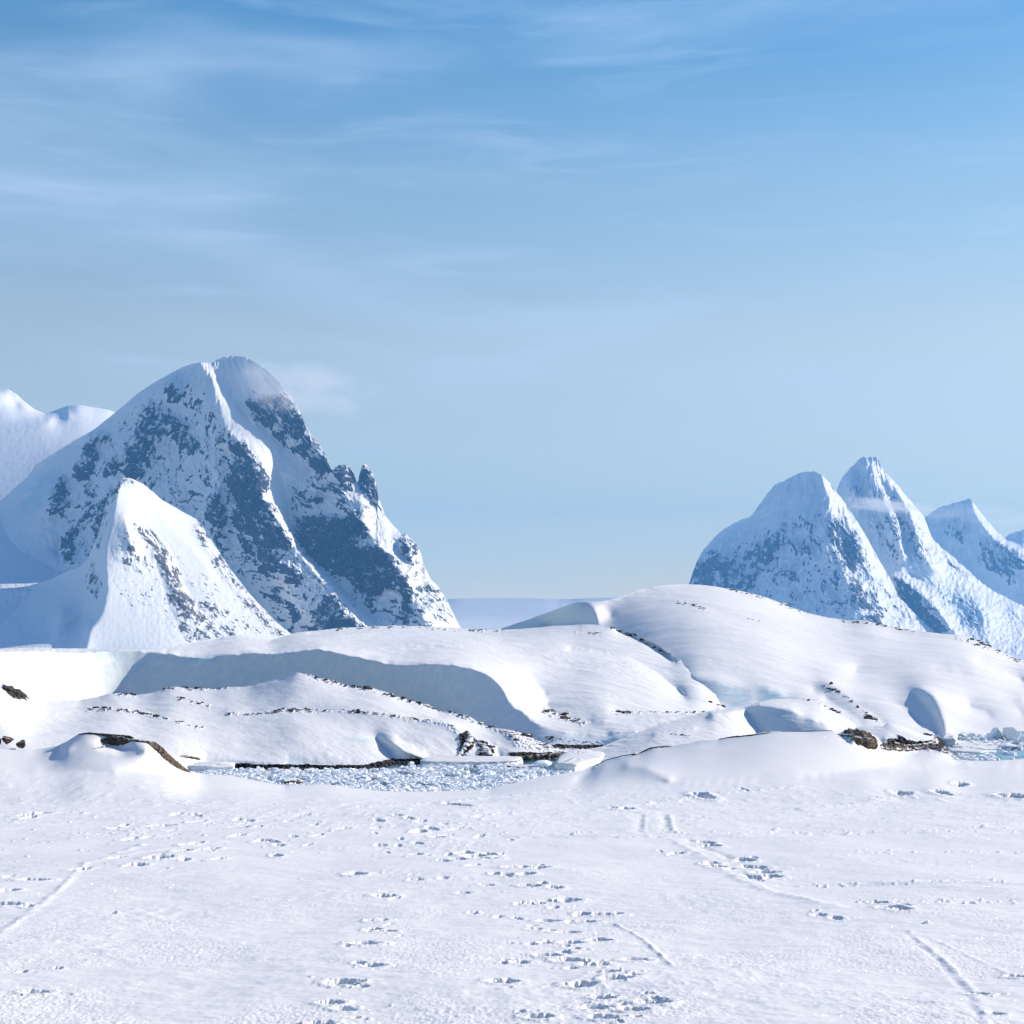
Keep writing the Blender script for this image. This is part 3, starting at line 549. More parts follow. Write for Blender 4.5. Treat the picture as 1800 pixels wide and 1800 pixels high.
    H['rear'] = Terrain("hills", "long white snow hill on the right behind the bay, highest of the near hills", M_HILL, top, [(820, 1310), (1600, 1325), (2200, 1340)], f, 1.5, 300, inv, 300,
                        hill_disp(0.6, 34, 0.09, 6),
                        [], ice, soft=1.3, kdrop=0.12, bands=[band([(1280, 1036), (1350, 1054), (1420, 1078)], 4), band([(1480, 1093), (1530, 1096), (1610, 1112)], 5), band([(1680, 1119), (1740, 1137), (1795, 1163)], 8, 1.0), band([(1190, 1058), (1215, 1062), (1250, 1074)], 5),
                         band([(1445, 1208), (1480, 1222), (1520, 1258), (1552, 1275)], 8, .95)])
    # middle hill with the shaded wind scoop wall
    top = [(-420, 1140), (-100, 1139), (0, 1139), (60, 1138), (110, 1139), (170, 1138), (250, 1141), (300, 1138), (340, 1129), (380, 1122), (420, 1116), (448, 1121), (475, 1126), (500, 1118), (520, 1112), (560, 1108), (600, 1104), (640, 1102), (690, 1100), (740, 1101), (800, 1104), (840, 1108), (880, 1109), (920, 1106), (960, 1102), (1010, 1099), (1045, 1098), (1070, 1101), (1090, 1107), (1120, 1118), (1150, 1131), (1180, 1150), (1205, 1166), (1225, 1180), (1245, 1200), (1258, 1218), (1266, 1236), (1274, 1246), (1310, 1262), (1360, 1300)]
    dd = [250, 250, 250, 252, 258, 262, 260, 275, 300, 320, 330, 325, 320, 335, 345, 360, 370, 375, 380, 380, 378, 374, 370, 365, 360, 355, 350, 345, 340, 328, 312, 294, 279, 265, 249, 237, 230, 221, 200, 180]
    sil = [(x, y, 1000 / d) for (x, y), d in zip(top, dd)]
    edge = q((-420, 1143, 212), (0, 1143, 228), (60, 1143, 234), (110, 1146, 241), (150, 1147, 247), (190, 1143, 252), (240, 1143, 254), (290, 1147, 252), (330, 1152, 250), (356, 1156, 248), (400, 1150, 246), (440, 1147, 244), (480, 1150, 241), (520, 1146, 239), (560, 1142, 236), (590, 1148, 232), (640, 1158, 226), (680, 1166, 221), (720, 1169, 216), (760, 1167, 211), (800, 1169, 206), (830, 1175, 202), (855, 1184, 198), (875, 1198, 194), (888, 1215, 190), (896, 1232, 186), (905, 1242, 183), (920, 1250, 180), (935, 1266, 176), (955, 1279, 171), (980, 1287, 167), (1010, 1291, 164), (1040, 1293, 162), (1070, 1293, 161), (1075, 1289, 161), (1100, 1286, 160), (1118, 1287, 158))
    er = random.Random(21); e2 = []
    for (a_, b_) in zip(edge[:-1], edge[1:]):
        k_ = max(1, int((b_[0] - a_[0]) / er.uniform(4, 13)))
        for t_ in range(k_):
            u_ = t_ / k_; e2.append((a_[0] + (b_[0] - a_[0]) * u_, a_[1] + (b_[1] - a_[1]) * u_ + er.gauss(0, .8 if a_[0] < 330 else .3), (a_[2] + (b_[2] - a_[2]) * u_) * (1 + er.gauss(0, .0015))))
    edge = e2 + [edge[-1]]
    base = q((-420, 1252, 198), (0, 1252, 214), (100, 1248, 232), (160, 1242, 242), (206, 1238, 247), (300, 1245, 244), (400, 1248, 238), (500, 1250, 233), (600, 1253, 226), (700, 1262, 214), (780, 1275, 200), (850, 1292, 184), (920, 1306, 170), (970, 1316, 158), (1020, 1317.5, 155), (1056, 1317, 155), (1080, 1306, 154), (1118, 1292, 154))
    under = q((-420, 1300, 190), (200, 1300, 225), (500, 1300, 215), (800, 1320, 180), (980, 1330, 150), (1100, 1330, 148))
    L = [sil, edge, base, under,
         q((1078, 1250, 190), (1150, 1252, 192), (1220, 1250, 202), (1262, 1246, 215)), q((960, 1240, 202), (1000, 1262, 184), (1040, 1268, 178)), q((1060, 1270, 172), (1160, 1266, 175), (1250, 1262, 188)),
         q((930, 1180, 238), (960, 1220, 214)), q((1000, 1140, 300), (1100, 1150, 292), (1150, 1180, 265), (1200, 1220, 235)), q((1100, 1300, 152), (1250, 1300, 150), (1360, 1330, 145)),
         q((1080, 1104, 350), (1130, 1126, 326), (1180, 1156, 300)), ]
    f = Field2(-430, 1370, 1085, 1340, 1.25, L, smooth=1.2, warp=top)
    ice = [([(150, 1149), (330, 1157), (400, 1156), (560, 1149), (680, 1170), (800, 1172), (855, 1188), (900, 1240), (960, 1284), (1040, 1296), (1110, 1292), (1060, 1316), (970, 1316), (850, 1296), (700, 1266), (300, 1250), (200, 1240)], 0.42), ([(98, 1143), (140, 1146), (137, 1158), (105, 1160)], 0.5), ([(160, 1141), (240, 1142), (330, 1153), (400, 1152), (560, 1146), (680, 1168), (640, 1165), (560, 1152), (440, 1155), (360, 1166), (300, 1158), (230, 1150), (170, 1158)], 0.65), ([(325, 1153), (370, 1158), (368, 1163), (340, 1162)], 1.0),  # largest polygon tints the hard snow wall bluer to deepen its shade
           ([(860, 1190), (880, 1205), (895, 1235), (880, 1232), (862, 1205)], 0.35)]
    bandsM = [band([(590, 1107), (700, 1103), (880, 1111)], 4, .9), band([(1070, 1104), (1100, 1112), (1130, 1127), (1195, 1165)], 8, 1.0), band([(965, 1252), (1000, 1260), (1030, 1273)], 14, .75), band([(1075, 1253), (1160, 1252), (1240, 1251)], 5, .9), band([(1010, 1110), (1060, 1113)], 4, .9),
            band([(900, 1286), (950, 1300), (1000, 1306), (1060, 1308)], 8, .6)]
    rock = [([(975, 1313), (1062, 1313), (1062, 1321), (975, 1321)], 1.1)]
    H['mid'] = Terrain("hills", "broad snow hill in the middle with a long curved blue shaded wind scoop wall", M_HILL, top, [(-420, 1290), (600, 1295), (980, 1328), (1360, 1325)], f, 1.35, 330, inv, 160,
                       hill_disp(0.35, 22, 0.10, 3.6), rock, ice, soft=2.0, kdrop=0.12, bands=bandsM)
    # low island on the far shore of the bay
    top = [(-420, 1190), (-100, 1196), (0, 1203), (12, 1205), (30, 1216), (48, 1229), (70, 1232), (100, 1232), (140, 1230), (170, 1225), (190, 1219), (215, 1218), (240, 1222), (265, 1219), (290, 1210), (310, 1208), (340, 1211), (380, 1212), (400, 1209), (430, 1209), (460, 1202), (480, 1196), (500, 1190), (520, 1182), (545, 1186), (560, 1190), (590, 1196), (610, 1203), (640, 1207), (660, 1210), (690, 1220), (710, 1230), (740, 1237), (770, 1250), (800, 1254), (825, 1259), (850, 1275), (870, 1280), (900, 1284), (920, 1289), (945, 1302), (970, 1307), (985, 1314), (1000, 1321), (1020, 1327), (1050, 1340)]
    dd = [150, 158, 162, 163, 165, 168, 176, 182, 188, 190, 190, 190, 190, 190, 190, 190, 190, 189, 188, 187, 186, 185, 184, 183, 182, 181, 180, 179, 178, 177, 175, 173, 171, 168, 165, 162, 159, 157, 155, 154, 152, 151, 150, 149, 148, 147]
    sil = [(x, y, 1000 / d) for (x, y), d in zip(top, dd)]
    lip = q((-420, 1320, 128), (200, 1322, 128), (330, 1325, 134), (360, 1332, 136), (400, 1335, 136), (420, 1336, 136), (455, 1340, 135.5), (500, 1345, 135), (505, 1331, 138), (540, 1335, 137), (570, 1340, 136), (600, 1343, 135.5), (640, 1346, 135), (680, 1338, 139), (692, 1338, 141), (740, 1336, 141), (780, 1336, 141), (900, 1334, 142), (1000, 1330, 146))
    wl = q((-420, 1352, 126), (300, 1352, 127), (360, 1355, wd(1355) + 1), (420, 1352, wd(1352) + 1), (500, 1353, wd(1353) + 1), (560, 1353, wd(1353) + 1), (640, 1354, wd(1354) + .5), (690, 1344, wd(1344) + 1), (740, 1341, wd(1341) + 1), (780, 1339, wd(1339) + 1), (900, 1337, wd(1337) + 1), (1000, 1332, wd(1332) + .5), (1050, 1342, wd(1342)))
    deep = q((-420, 1390, 120), (300, 1390, 121), (700, 1385, 128), (1050, 1370, 130))
    L = [sil, lip, wl, deep,
         q((400, 1253, 163), (440, 1253, 163), (470, 1249, 163), (510, 1246, 163), (560, 1248, 162), (600, 1247, 161), (640, 1250, 159), (690, 1256, 157), (740, 1266, 155), (790, 1272, 153), (812, 1284, 151)),
         q((810, 1290, 149.5), (812, 1330, 144)), q((872, 1305, 149), (880, 1332, 144)), q((700, 1300, 148), (760, 1320, 144)),
         
         q((570, 1318, 141), (600, 1302, 146), (640, 1299, 148), (664, 1300, 149.5), (672, 1312, 148), (684, 1326, 145.5), (690, 1337, 143.5)), q((664, 1300, 149.5), (690, 1308, 144), (708, 1320, 141), (745, 1334, 140)), q((574, 1326, 138.5), (620, 1340, 136.6)),
         q((900, 1295, 150.5), (960, 1315, 148.4), (1000, 1326, 147.4))]
    f = Field2(-430, 1060, 1170, 1400, 1.25, L, smooth=1.5, warp=top)
    bandsI = [band([(535, 1187), (590, 1198), (640, 1209), (690, 1224), (740, 1239), (800, 1256), (850, 1276)], 7, .95), band([(150, 1246), (190, 1244), (240, 1250), (300, 1266), (360, 1282)], 6, .85), band([(400, 1254), (440, 1254), (510, 1248), (600, 1249), (690, 1258), (800, 1276)], 5, .95), band([(285, 1211), (340, 1213), (400, 1212)], 4, 1.0), band([(310, 1228), (372, 1242)], 5, .8), band([(198, 1219), (250, 1223)], 5, 1.0)]
    rock = [([(358, 1341), (420, 1344), (455, 1346), (500, 1347), (540, 1345), (580, 1347), (640, 1347), (652, 1345), (652, 1358), (355, 1360)], 1.15),
            ([(640, 1345), (692, 1336), (738, 1336), (738, 1346), (640, 1360)], 1.1), ([(2, 1204), (20, 1210), (45, 1224), (48, 1234), (25, 1228), (8, 1214)], 0.85),
            ([(806, 1290), (822, 1284), (838, 1300), (832, 1314), (812, 1332), (802, 1330), (808, 1312)], 0.95), ([(830, 1300), (850, 1300), (872, 1312), (868, 1330), (835, 1330), (842, 1315)], 0.8),
            ([(850, 1276), (890, 1284), (925, 1292), (960, 1306), (1000, 1322), (985, 1328), (950, 1320), (905, 1312), (900, 1300)], 0.5), ([(895, 1322), (1005, 1322), (1010, 1332), (895, 1336)], 0.95),
            ([(690, 1258), (790, 1272), (812, 1286), (800, 1288), (780, 1276), (690, 1262)], 0.45), ([(610, 1205), (625, 1210), (700, 1228), (690, 1232), (620, 1214)], 0.35)]
    ice = [([(580, 1302), (640, 1298), (668, 1300), (660, 1306), (610, 1308)], 0.6), ([(370, 1336), (420, 1340), (420, 1350), (370, 1350)], 0.9), ([(505, 1334), (560, 1341), (560, 1350), (510, 1350)], 0.9)]
    H['island'] = Terrain("hills", "low snow covered island across the bay with dark rocks along its crest and shore", M_HILL, top, [(-420, 1380), (300, 1380), (1050, 1365)], f, 1.2, 330, inv, 24,
                          hill_disp(0.28, 14, 0.05, 2.2), rock, ice, soft=1.6, kdrop=0.3, bands=bandsI)
    # mound with a blue hollow, right of the channel
    top = [(1020, 1320), (1060, 1312), (1090, 1300), (1110, 1291), (1130, 1283), (1160, 1272), (1200, 1262), (1240, 1252), (1270, 1247), (1300, 1243), (1320, 1239), (1340, 1232), (1360, 1229), (1390, 1228), (1420, 1229), (1436, 1231), (1446, 1240), (1462, 1248), (1480, 1257), (1494, 1266), (1505, 1278), (1520, 1290), (1560, 1310)]
    dd = [146, 148, 151, 153, 155, 158, 162, 166, 168, 170, 171, 172, 173, 174, 173, 172, 170, 168, 166, 164, 162, 159, 155]
    sil = [(x, y, 1000 / d) for (x, y), d in zip(top, dd)]
    L = [sil, q((1250, 1256, 158), (1280, 1252, 161), (1306, 1249, 165), (1314, 1256, 165), (1322, 1268, 162), (1336, 1286, 158), (1338, 1300, 157)),
         q((1308, 1248, 166), (1320, 1243, 165), (1335, 1240, 163.5), (1360, 1243, 161), (1392, 1248, 158.5), (1403, 1256, 157), (1410, 1262, 156), (1430, 1266, 154), (1450, 1274, 152), (1462, 1284, 149.5)),
         q((1345, 1290, 156), (1380, 1290, 153), (1420, 1290, 150), (1462, 1290, 147)), q((1500, 1300, 150), (1560, 1320, 146)), q((1020, 1340, 138), (1120, 1330, 136), (1240, 1318, 138), (1300, 1310, 142)),
         q((1150, 1292, 147), (1220, 1280, 150)), q((1330, 1330, 145), (1460, 1330, 142))]
    f = Field2(1010, 1570, 1215, 1350, 1.25, L, smooth=1.4, warp=top)
    H['hollow'] = Terrain("hills", "low snow mound on the right with a round blue shaded hollow", M_HILL, top, [(1020, 1345), (1560, 1335)], f, 1.2, 200, inv, 20, hill_disp(0.15, 10, 0.04, 2.0),
                          [([(1430, 1230), (1446, 1240), (1500, 1268), (1505, 1276), (1470, 1258), (1440, 1244)], 0.4)], [([(1314, 1252), (1340, 1243), (1400, 1254), (1460, 1284), (1340, 1288)], 0.42)], soft=1.4, kdrop=0.3)  # ice polygon here puts the hollow's blue shade into the snow colour
    # small rocky point
    top = [(1440, 1300), (1470, 1290), (1490, 1284), (1510, 1279), (1535, 1277), (1552, 1277), (1562, 1272), (1574, 1274), (1590, 1278), (1610, 1285), (1630, 1291), (1645, 1294), (1655, 1300), (1664, 1308), (1690, 1322)]
    sil = [(x, y, 1000 / 160.) for x, y in top]
    L = [sil, q((1555, 1300, 148), (1575, 1300, 150), (1600, 1299, 150.5), (1630, 1301, 152), (1655, 1304, 156)), q((1440, 1325, 140), (1550, 1322, 144), (1580, 1319.5, 148.5), (1620, 1318, 150.5), (1655, 1316, 154)), q((1440, 1350, 138), (1690, 1350, 138))]
    f = Field2(1430, 1700, 1265, 1355, 1.25, L, smooth=1.2, warp=top)
    H['point'] = Terrain("hills", "small snow capped rocky point at the right end of the channel", M_HILL, top, [(1440, 1345), (1690, 1345)], f, 1.0, 110, inv, 14, hill_disp(0.12, 7, 0.05, 1.5),
                         [([(1560, 1300), (1580, 1302), (1612, 1306), (1640, 1302), (1648, 1290), (1660, 1302), (1660, 1322), (1560, 1324)], 1.0), ([(1576, 1292), (1590, 1298), (1600, 1310), (1580, 1310)], 0.7)],
                         [([(1562, 1298), (1640, 1300), (1640, 1310), (1562, 1310)], 0.6)], soft=1.3, kdrop=0.3)
    return H

# ------------------------------------------------------------------ near snow field with tracks
S_, H0 = 0.075, 3.5
def build_field():
    top = [(-460, 1322), (-200, 1316), (-60, 1314), (0, 1316), (30, 1318), (60, 1318), (84, 1315), (100, 1312), (116, 1305), (128, 1297), (138, 1291), (150, 1288), (175, 1290), (200, 1292), (220, 1293), (245, 1300), (262, 1303), (275, 1309), (290, 1322), (305, 1334), (320, 1346), (334, 1355), (350, 1360), (370, 1361), (420, 1366), (470, 1376), (500, 1380), (560, 1379), (590, 1380), (620, 1385), (660, 1389), (700, 1391), (760, 1391), (820, 1390), (860, 1387), (900, 1377), (940, 1368), (975, 1362), (1006, 1356), (1030, 1350), (1046, 1344), (1060, 1338), (1092, 1328), (1124, 1323), (1140, 1317), (1160, 1313), (1183, 1311), (1211, 1307), (1229, 1302), (1262, 1300), (1278, 1296), (1313, 1292), (1337, 1288), (1360, 1286), (1430, 1285), (1465, 1284), (1500, 1286), (1530, 1289), (1542, 1296), (1552, 1308), (1575, 1316), (1600, 1319), (1625, 1317), (1644, 1314), (1656, 1317), (1668, 1325), (1680, 1334), (1700, 1337), (1740, 1338), (1800, 1334), (1900, 1332), (2260, 1330)]
    dmap = [(-460, 105), (0, 107), (84, 108.5), (138, 108), (200, 107), (262, 106), (290, 111), (320, 122), (350, 129), (420, wd(1366)), (500, wd(1380)), (620, wd(1385)), (760, wd(1391)), (860, wd(1387)), (940, wd(1368)), (1006, wd(1356)), (1046, 136), (1092, 134), (1140, 131), (1211, 128), (1278, 127), (1360, 126), (1465, 126), (1530, 130), (1552, 138), (1600, 150), (1644, 152), (1668, 149), (1700, 142), (1800, 143), (2260, 143)]
    sil = [(x, y, 1000.0 / interp(dmap, x)) for x, y in top]
    pl = lambda Y: ((Y - HOR) / F - S_) / H0 * 1000.0
    L = [sil,
         q((-460, 1360, 98), (0, 1356, 99), (80, 1357, 100), (200, 1359, 99), (300, 1360, 104), (340, 1362, 120)),
         q((150, 1308, 105), (172, 1318, 103.6), (215, 1329, 102.6), (240, 1322, 102.8), (262, 1318, 102.4)), q((178, 1311, 106.6), (215, 1318, 106), (235, 1314, 105)), q((84, 1322, 106.5), (108, 1316, 107.5)), q((116, 1320, 103.5), (130, 1312, 105)),
         q((1046, 1345, 134), (1040, 1355, 129), (1025, 1367, 122), (1015, 1372, 119)), q((1060, 1342, 131), (1062, 1355, 119), (1050, 1368, 112)), q((1100, 1345, 116), (1140, 1352, 108), (1180, 1375, 100)),
         q((1060, 1380, 103), (1200, 1376, 101), (1400, 1368, 104), (1560, 1352, 116), (1680, 1345, 130), (1800, 1348, 128), (2260, 1350, 125))]
    func = lambda X, Y: (Y > 1412, pl(Y))
    fld = Field2(-470, 2270, 1270, 1700, 2.0, L, func, smooth=1.8, warp=top)
    def depth(fl, X, Y):
        return np.where(Y > 1440, 1000.0 / np.maximum(pl(Y), 1), 1000.0 / np.maximum(fl(X, np.minimum(Y, 1690)), 0.5))
    def rows(xs, tp):
        near = np.concatenate([np.geomspace(5200, 1846, 60)[:-1], np.arange(1845, 1412, -0.72)])
        a = np.repeat(near[:, None], len(xs), 1)
        t = np.linspace(0, 1, 150)[1:, None]
        b = near[-1] + (tp[None, :] - near[-1]) * t
        return np.concatenate([a, b], 0)
    def gp(px, py):
        d = 1.0 / (((py - HOR) / F - S_) / H0); return (px - CX) / F * d, d
    # footprints, lumps and ruts read off as directions, turned into places on the slope
    r = random.Random(5)
    pits = []      # x, y, half length, half width, depth, angle
    def pit(px, py, w=42, dep=0.12, a=None, asp=0.42):
        if w > 50: w = 50 + (w - 50) * .4
        if w > 24:
            for _ in range(r.choice((0, 1, 1, 2))): pit(px + r.gauss(0, w * .55), py + r.gauss(0, w * .12), w * r.uniform(.25, .42), dep * .6)
        x, y = gp(px, py); hl = w / F * y / 2
        pits.append((x, y, hl, max(hl * 0.85 * r.uniform(.8, 1.2), y * y / 9500.0 * 2.2), (0.45 * hl + 0.04) * (dep / .12) * r.uniform(.8, 1.2), r.uniform(-.35, .35)))
    for t in [(625, 1541, 36), (675, 1577, 40), (662, 1614, 40), (680, 1636, 34), (655, 1632, 30), (640, 1665, 58), (655, 1704, 40), (632, 1700, 24), (600, 1731, 60), (634, 1731, 22), (582, 1762, 44), (608, 1771, 44), (565, 1796, 50),
              (908, 1528, 44), (948, 1530, 36), (925, 1542, 30), (932, 1560, 38), (975, 1562, 30), (965, 1583, 50), (937, 1586, 38), (1000, 1580, 44), (1065, 1603, 50), (965, 1615, 44), (1030, 1617, 44), (1025, 1602, 30), (1000, 1638, 40), (1055, 1655, 40), (1005, 1661, 44), (962, 1683, 46), (998, 1692, 50), (915, 1696, 36), (1045, 1700, 48), (1118, 1690, 50), (885, 1731, 56), (1020, 1737, 62), (1085, 1728, 60), (1073, 1716, 30), (1150, 1766, 66), (1060, 1758, 40), (1050, 1776, 76), (1115, 1780, 64), (1062, 1794, 60), (945, 1792, 50), 
              (60, 1432, 34), (50, 1437, 20), (280, 1452, 30), (430, 1455, 20), (418, 1470, 18), (460, 1478, 20), (480, 1479, 18), (330, 1486, 26), (320, 1500, 28), (368, 1495, 26), (280, 1512, 44), (240, 1523, 32), (140, 1531, 26), (60, 1550, 50), (16, 1568, 32), (10, 1592, 50), (48, 1594, 20), (345, 1483, 22), (486, 1505, 20), (382, 1513, 16), (62, 1745, 46), (40, 1712, 16), (102, 1706, 16),
              (835, 1503, 40), (850, 1508, 50), (862, 1500, 26), (870, 1541, 20), (890, 1542, 24), (815, 1498, 30), (770, 1472, 26), (735, 1462, 24), (760, 1458, 20), (720, 1440, 16), (700, 1435, 18),
              (1250, 1517, 30), (1262, 1522, 30), (1310, 1512, 30), (1325, 1522, 46), (1345, 1532, 46), (1358, 1540, 36), (1320, 1540, 40), (1340, 1543, 30), (1190, 1500, 26), (1250, 1485, 30), (1240, 1480, 30), (1545, 1592, 30), (1565, 1602, 46), (1585, 1606, 36), (1440, 1612, 26), (1470, 1617, 22), (1790, 1720, 40), (1720, 1750, 40), (1750, 1790, 30),
              (1235, 1407, 30), (1585, 1404, 30), (1655, 1404, 30), (1780, 1406, 60), (1688, 1393, 24), (1308, 1402, 10), (1100, 1422, 30), (800, 1413, 30), (815, 1417, 20)]:
        pit(t[0], t[1], t[2], 0.12 if t[1] > 1520 else 0.15)
    for k in range(26):                       # the trodden stretch, fainter
        a = r.random(); px = 620 + 560 * a + r.gauss(0, 40); py = 1440 + 330 * a + r.gauss(0, 26)
        if 1420 < py < 1830: pit(px, py, r.uniform(14, 30), r.uniform(.04, .09))
    for k in range(45):
        px = r.uniform(200, 900); py = 1430 + abs(r.gauss(0, 34)); pit(px, py, r.uniform(8, 20), r.uniform(.06, .12))
    lumps = []     # x, y, radius, height
    def lump(px, py, w, h):
        x, y = gp(px, py); q_ = w / F * y / 2; lumps.append((x, y, q_ * 1.15, min(h, q_ * 0.75)))
    for t in [(207, 1603, 14, .12), (928 + 436, 1457, 12, .3), (1660 / 2 + 900, 1457, 12, .28), (1008, 1467, 10, .2), (1315, 1466, 10, .22), (1420, 1464, 10, .2), (1341, 1463, 8, .2), (1712, 1457, 8, .2), (1630, 1627, 14, .1), (1655, 1590, 14, .14)]: lump(*t)
    for k in range(90): lump(r.uniform(900, 1850), 1466 - 6 * r.random() + r.gauss(0, 1.2), r.uniform(4, 9), r.uniform(.05, .16))
    for k in range(60): lump(r.uniform(1480, 1850), 1500 + r.gauss(0, 1.5), r.uniform(4, 9), r.uniform(.04, .1))
    for k in range(60): lump(r.uniform(1370, 1850), 1556 - r.random() * 3 + r.gauss(0, 1.5), r.uniform(4, 9), r.uniform(.03, .09))
    for k in range(40): lump(r.uniform(1500, 1850), 1590 + r.gauss(0, 3), r.uniform(5, 11), r.uniform(.03, .07))
    for k in range(240): lump(r.uniform(0, 900), 1425 + abs(r.gauss(0, 50)), r.uniform(4, 10), r.uniform(.03, .11))
    for p in list(pits):
        for k in range(2):
            lumps.append((p[0] + r.gauss(0, p[2] * 1.8), p[1] + r.gauss(0, p[2] * 1.8), r.uniform(.025, .06), r.uniform(.01, .03)))
    ruts = []      # polyline, half width, height (+ ridge, - furrow)
    def rut(pts, w, h): ruts.append(([gp(*p) for p in pts], w, h))
    rut([(-60, 1680), (0, 1643), (40, 1612), (78, 1588), (110, 1560), (150, 1520)], .10, .03)
    rut([(205, 1502), (250, 1485)], .16, .06); rut([(150, 1520), (270, 1495), (400, 1478)], .2, .03)
    rut([(1128, 1432), (1126, 1462)], .25, -.06); rut([(1134, 1432), (1132, 1462)], .12, .05); rut([(1165, 1430), (1172, 1462)], .22, -.05); rut([(1176, 1432), (1184, 1462)], .12, .05)
    rut([(1184, 1475), (1240, 1510), (1300, 1545), (1380, 1575), (1470, 1600)], .2, .04); rut([(1210, 1475), (1262, 1500), (1300, 1515)], .15, -.05)
    rut([(1600, 1640), (1660, 1690), (1710, 1740), (1735, 1800), (1745, 1840)], .07, .022); rut([(1590, 1640), (1648, 1692), (1696, 1742), (1718, 1800)], .06, -.012)
    rut([(1640, 1650), (1720, 1690), (1800, 1728), (1850, 1750)], .06, .015); rut([(1080, 1622), (1130, 1650), (1180, 1700)], .05, .03); pass
    rut([(850, 1466), (1100, 1468), (1300, 1467), (1500, 1460), (1850, 1456)], .5, .05); rut([(850, 1470), (1100, 1472), (1300, 1471), (1500, 1464), (1850, 1460)], .5, -.06)
    rut([(1380, 1552), (1600, 1555), (1850, 1558)], .25, .03); rut([(1380, 1555), (1600, 1558), (1850, 1561)], .2, -.03)
    rut([(1400, 1425), (1600, 1404), (1850, 1408)], .8, .08); rut([(620, 1420), (900, 1400), (1010, 1396)], .7, .1); rut([(1080, 1418), (1240, 1406), (1400, 1400)], .8, .1)
    pass
    def disp(V, PX, PY, rk):
        V = V.copy(); x, y = V[..., 0], V[..., 1]; z = np.zeros(x.shape)
        far = sstep(120, 40, y)
        z += 0.14 * fbm(x / 7.0, y / 9.0, 3) * (0.4 + 0.6 * far)
        w = fbm(x / 3.0, y / 3.0, 2)
        sas = ridged(x / 1.6 + 0.5 * w + 0.22 * y, y / 0.9 - 0.12 * x, 3)
        z += 0.010 * sas * sstep(70, 25, y)
        z += 0.020 * fbm(x / 0.9, y / 0.6, 4, 0.6) * sstep(90, 20, y)
        z += 0.007 * fbm(x / 0.07, y / 0.12, 3, 0.7) * sstep(60, 20, y) * (0.15 + 1.3 * sstep(-0.3, 0.4, fbm(x / 2.6 + 7, y / 3.4, 3)))
        rough = sstep(0.05, 0.5, fbm(x / 5.0 + 4, y / 6.0 + 2, 3)) * sstep(95, 60, y)
        z += (0.012 + 0.026 * sstep(35, 70, y)) * rough * np.maximum(ridged(x / 0.5, y / 0.9, 3) - 0.55, 0)
        z += 0.06 * sstep(45, 75, y) * sstep(110, 85, y) * np.maximum(fbm(x / 1.0, y / 2.2, 4, 0.6), 0)
        yr = y[:, y.shape[1] // 2]; 
        def rowsel(lo, hi):
            k = np.where((yr >= lo) & (yr <= hi))[0]; return (k[0], k[-1] + 1) if len(k) else (0, 0)
        xs = PX[0]
        def colsel(lo, hi, yy):
            a, b = lo / yy * F + CX, hi / yy * F + CX
            return np.searchsorted(xs, a - 6), np.searchsorted(xs, b + 6)
        zp = np.zeros(x.shape); zr = np.zeros(x.shape)
        for (cx, cy, hl, hw, dep, an) in pits:
            m = max(hl, hw) * 3.0; r0, r1 = rowsel(cy - m, cy + m)
            if r1 <= r0: continue
            c0, c1 = colsel(cx - m, cx + m, cy)
            X = x[r0:r1, c0:c1] - cx; Y = y[r0:r1, c0:c1] - cy
            ca, sa = math.cos(an), math.sin(an); U = (X * ca + Y * sa) / hl; W = (-X * sa + Y * ca) / hw
            ns = 0.42 * fbm(X * 1.7 / hl + cx * 3, Y * 1.7 / hl + cy, 3, 0.6)
            rr = np.sqrt(U * U + W * W) + ns
            zp[r0:r1, c0:c1] = np.minimum(zp[r0:r1, c0:c1], -dep * sstep(1.05, 0.55, rr))
            zr[r0:r1, c0:c1] = np.maximum(zr[r0:r1, c0:c1], dep * 0.16 * np.exp(-((rr - 1.4) / 0.4) ** 2))
        z += zp + zr * (zp > -0.01)
        for (cx, cy, rad, h) in lumps:
            m = rad * 2.4; r0, r1 = rowsel(cy - m - .3, cy + m + .3)
            if r1 <= r0: continue
            c0, c1 = colsel(cx - m, cx + m, cy)
            X = x[r0:r1, c0:c1] - cx; Y = y[r0:r1, c0:c1] - cy
            rr = np.sqrt(X * X + Y * Y) / rad + 0.4 * fbm(X * 2 / rad + cx, Y * 2 / rad, 2)
            z[r0:r1, c0:c1] += h * sstep(1.2, 0.3, rr)
        for pts, w, h in ruts:
            best = np.full(x.shape, 9.0); 
            ys = [p[1] for p in pts]; r0, r1 = rowsel(min(ys) - 4 * w - 1, max(ys) + 4 * w + 1)
            if r1 <= r0: continue
            X = x[r0:r1]; Y = y[r0:r1]; bd = np.full(X.shape, 9.0)
            for (a, b) in zip(pts[:-1], pts[1:]):
                dx, dy = b[0] - a[0], b[1] - a[1]; l2 = dx * dx + dy * dy
                t = np.clip(((X - a[0]) * dx + (Y - a[1]) * dy) / l2, 0, 1)
                bd = np.minimum(bd, np.hypot(X - a[0] - t * dx, Y - a[1] - t * dy))
            n = 0.7 + 0.9 * fbm(X / 0.6, Y / 0.8, 3, 0.6)
            z[r0:r1] += h * n * np.exp(-(bd / w) ** 2)
        V[..., 2] += z
        V[..., 2] += rk * 0.35 * ridged(x / 1.1, y / 1.5 + PY / 10, 4)
        return V
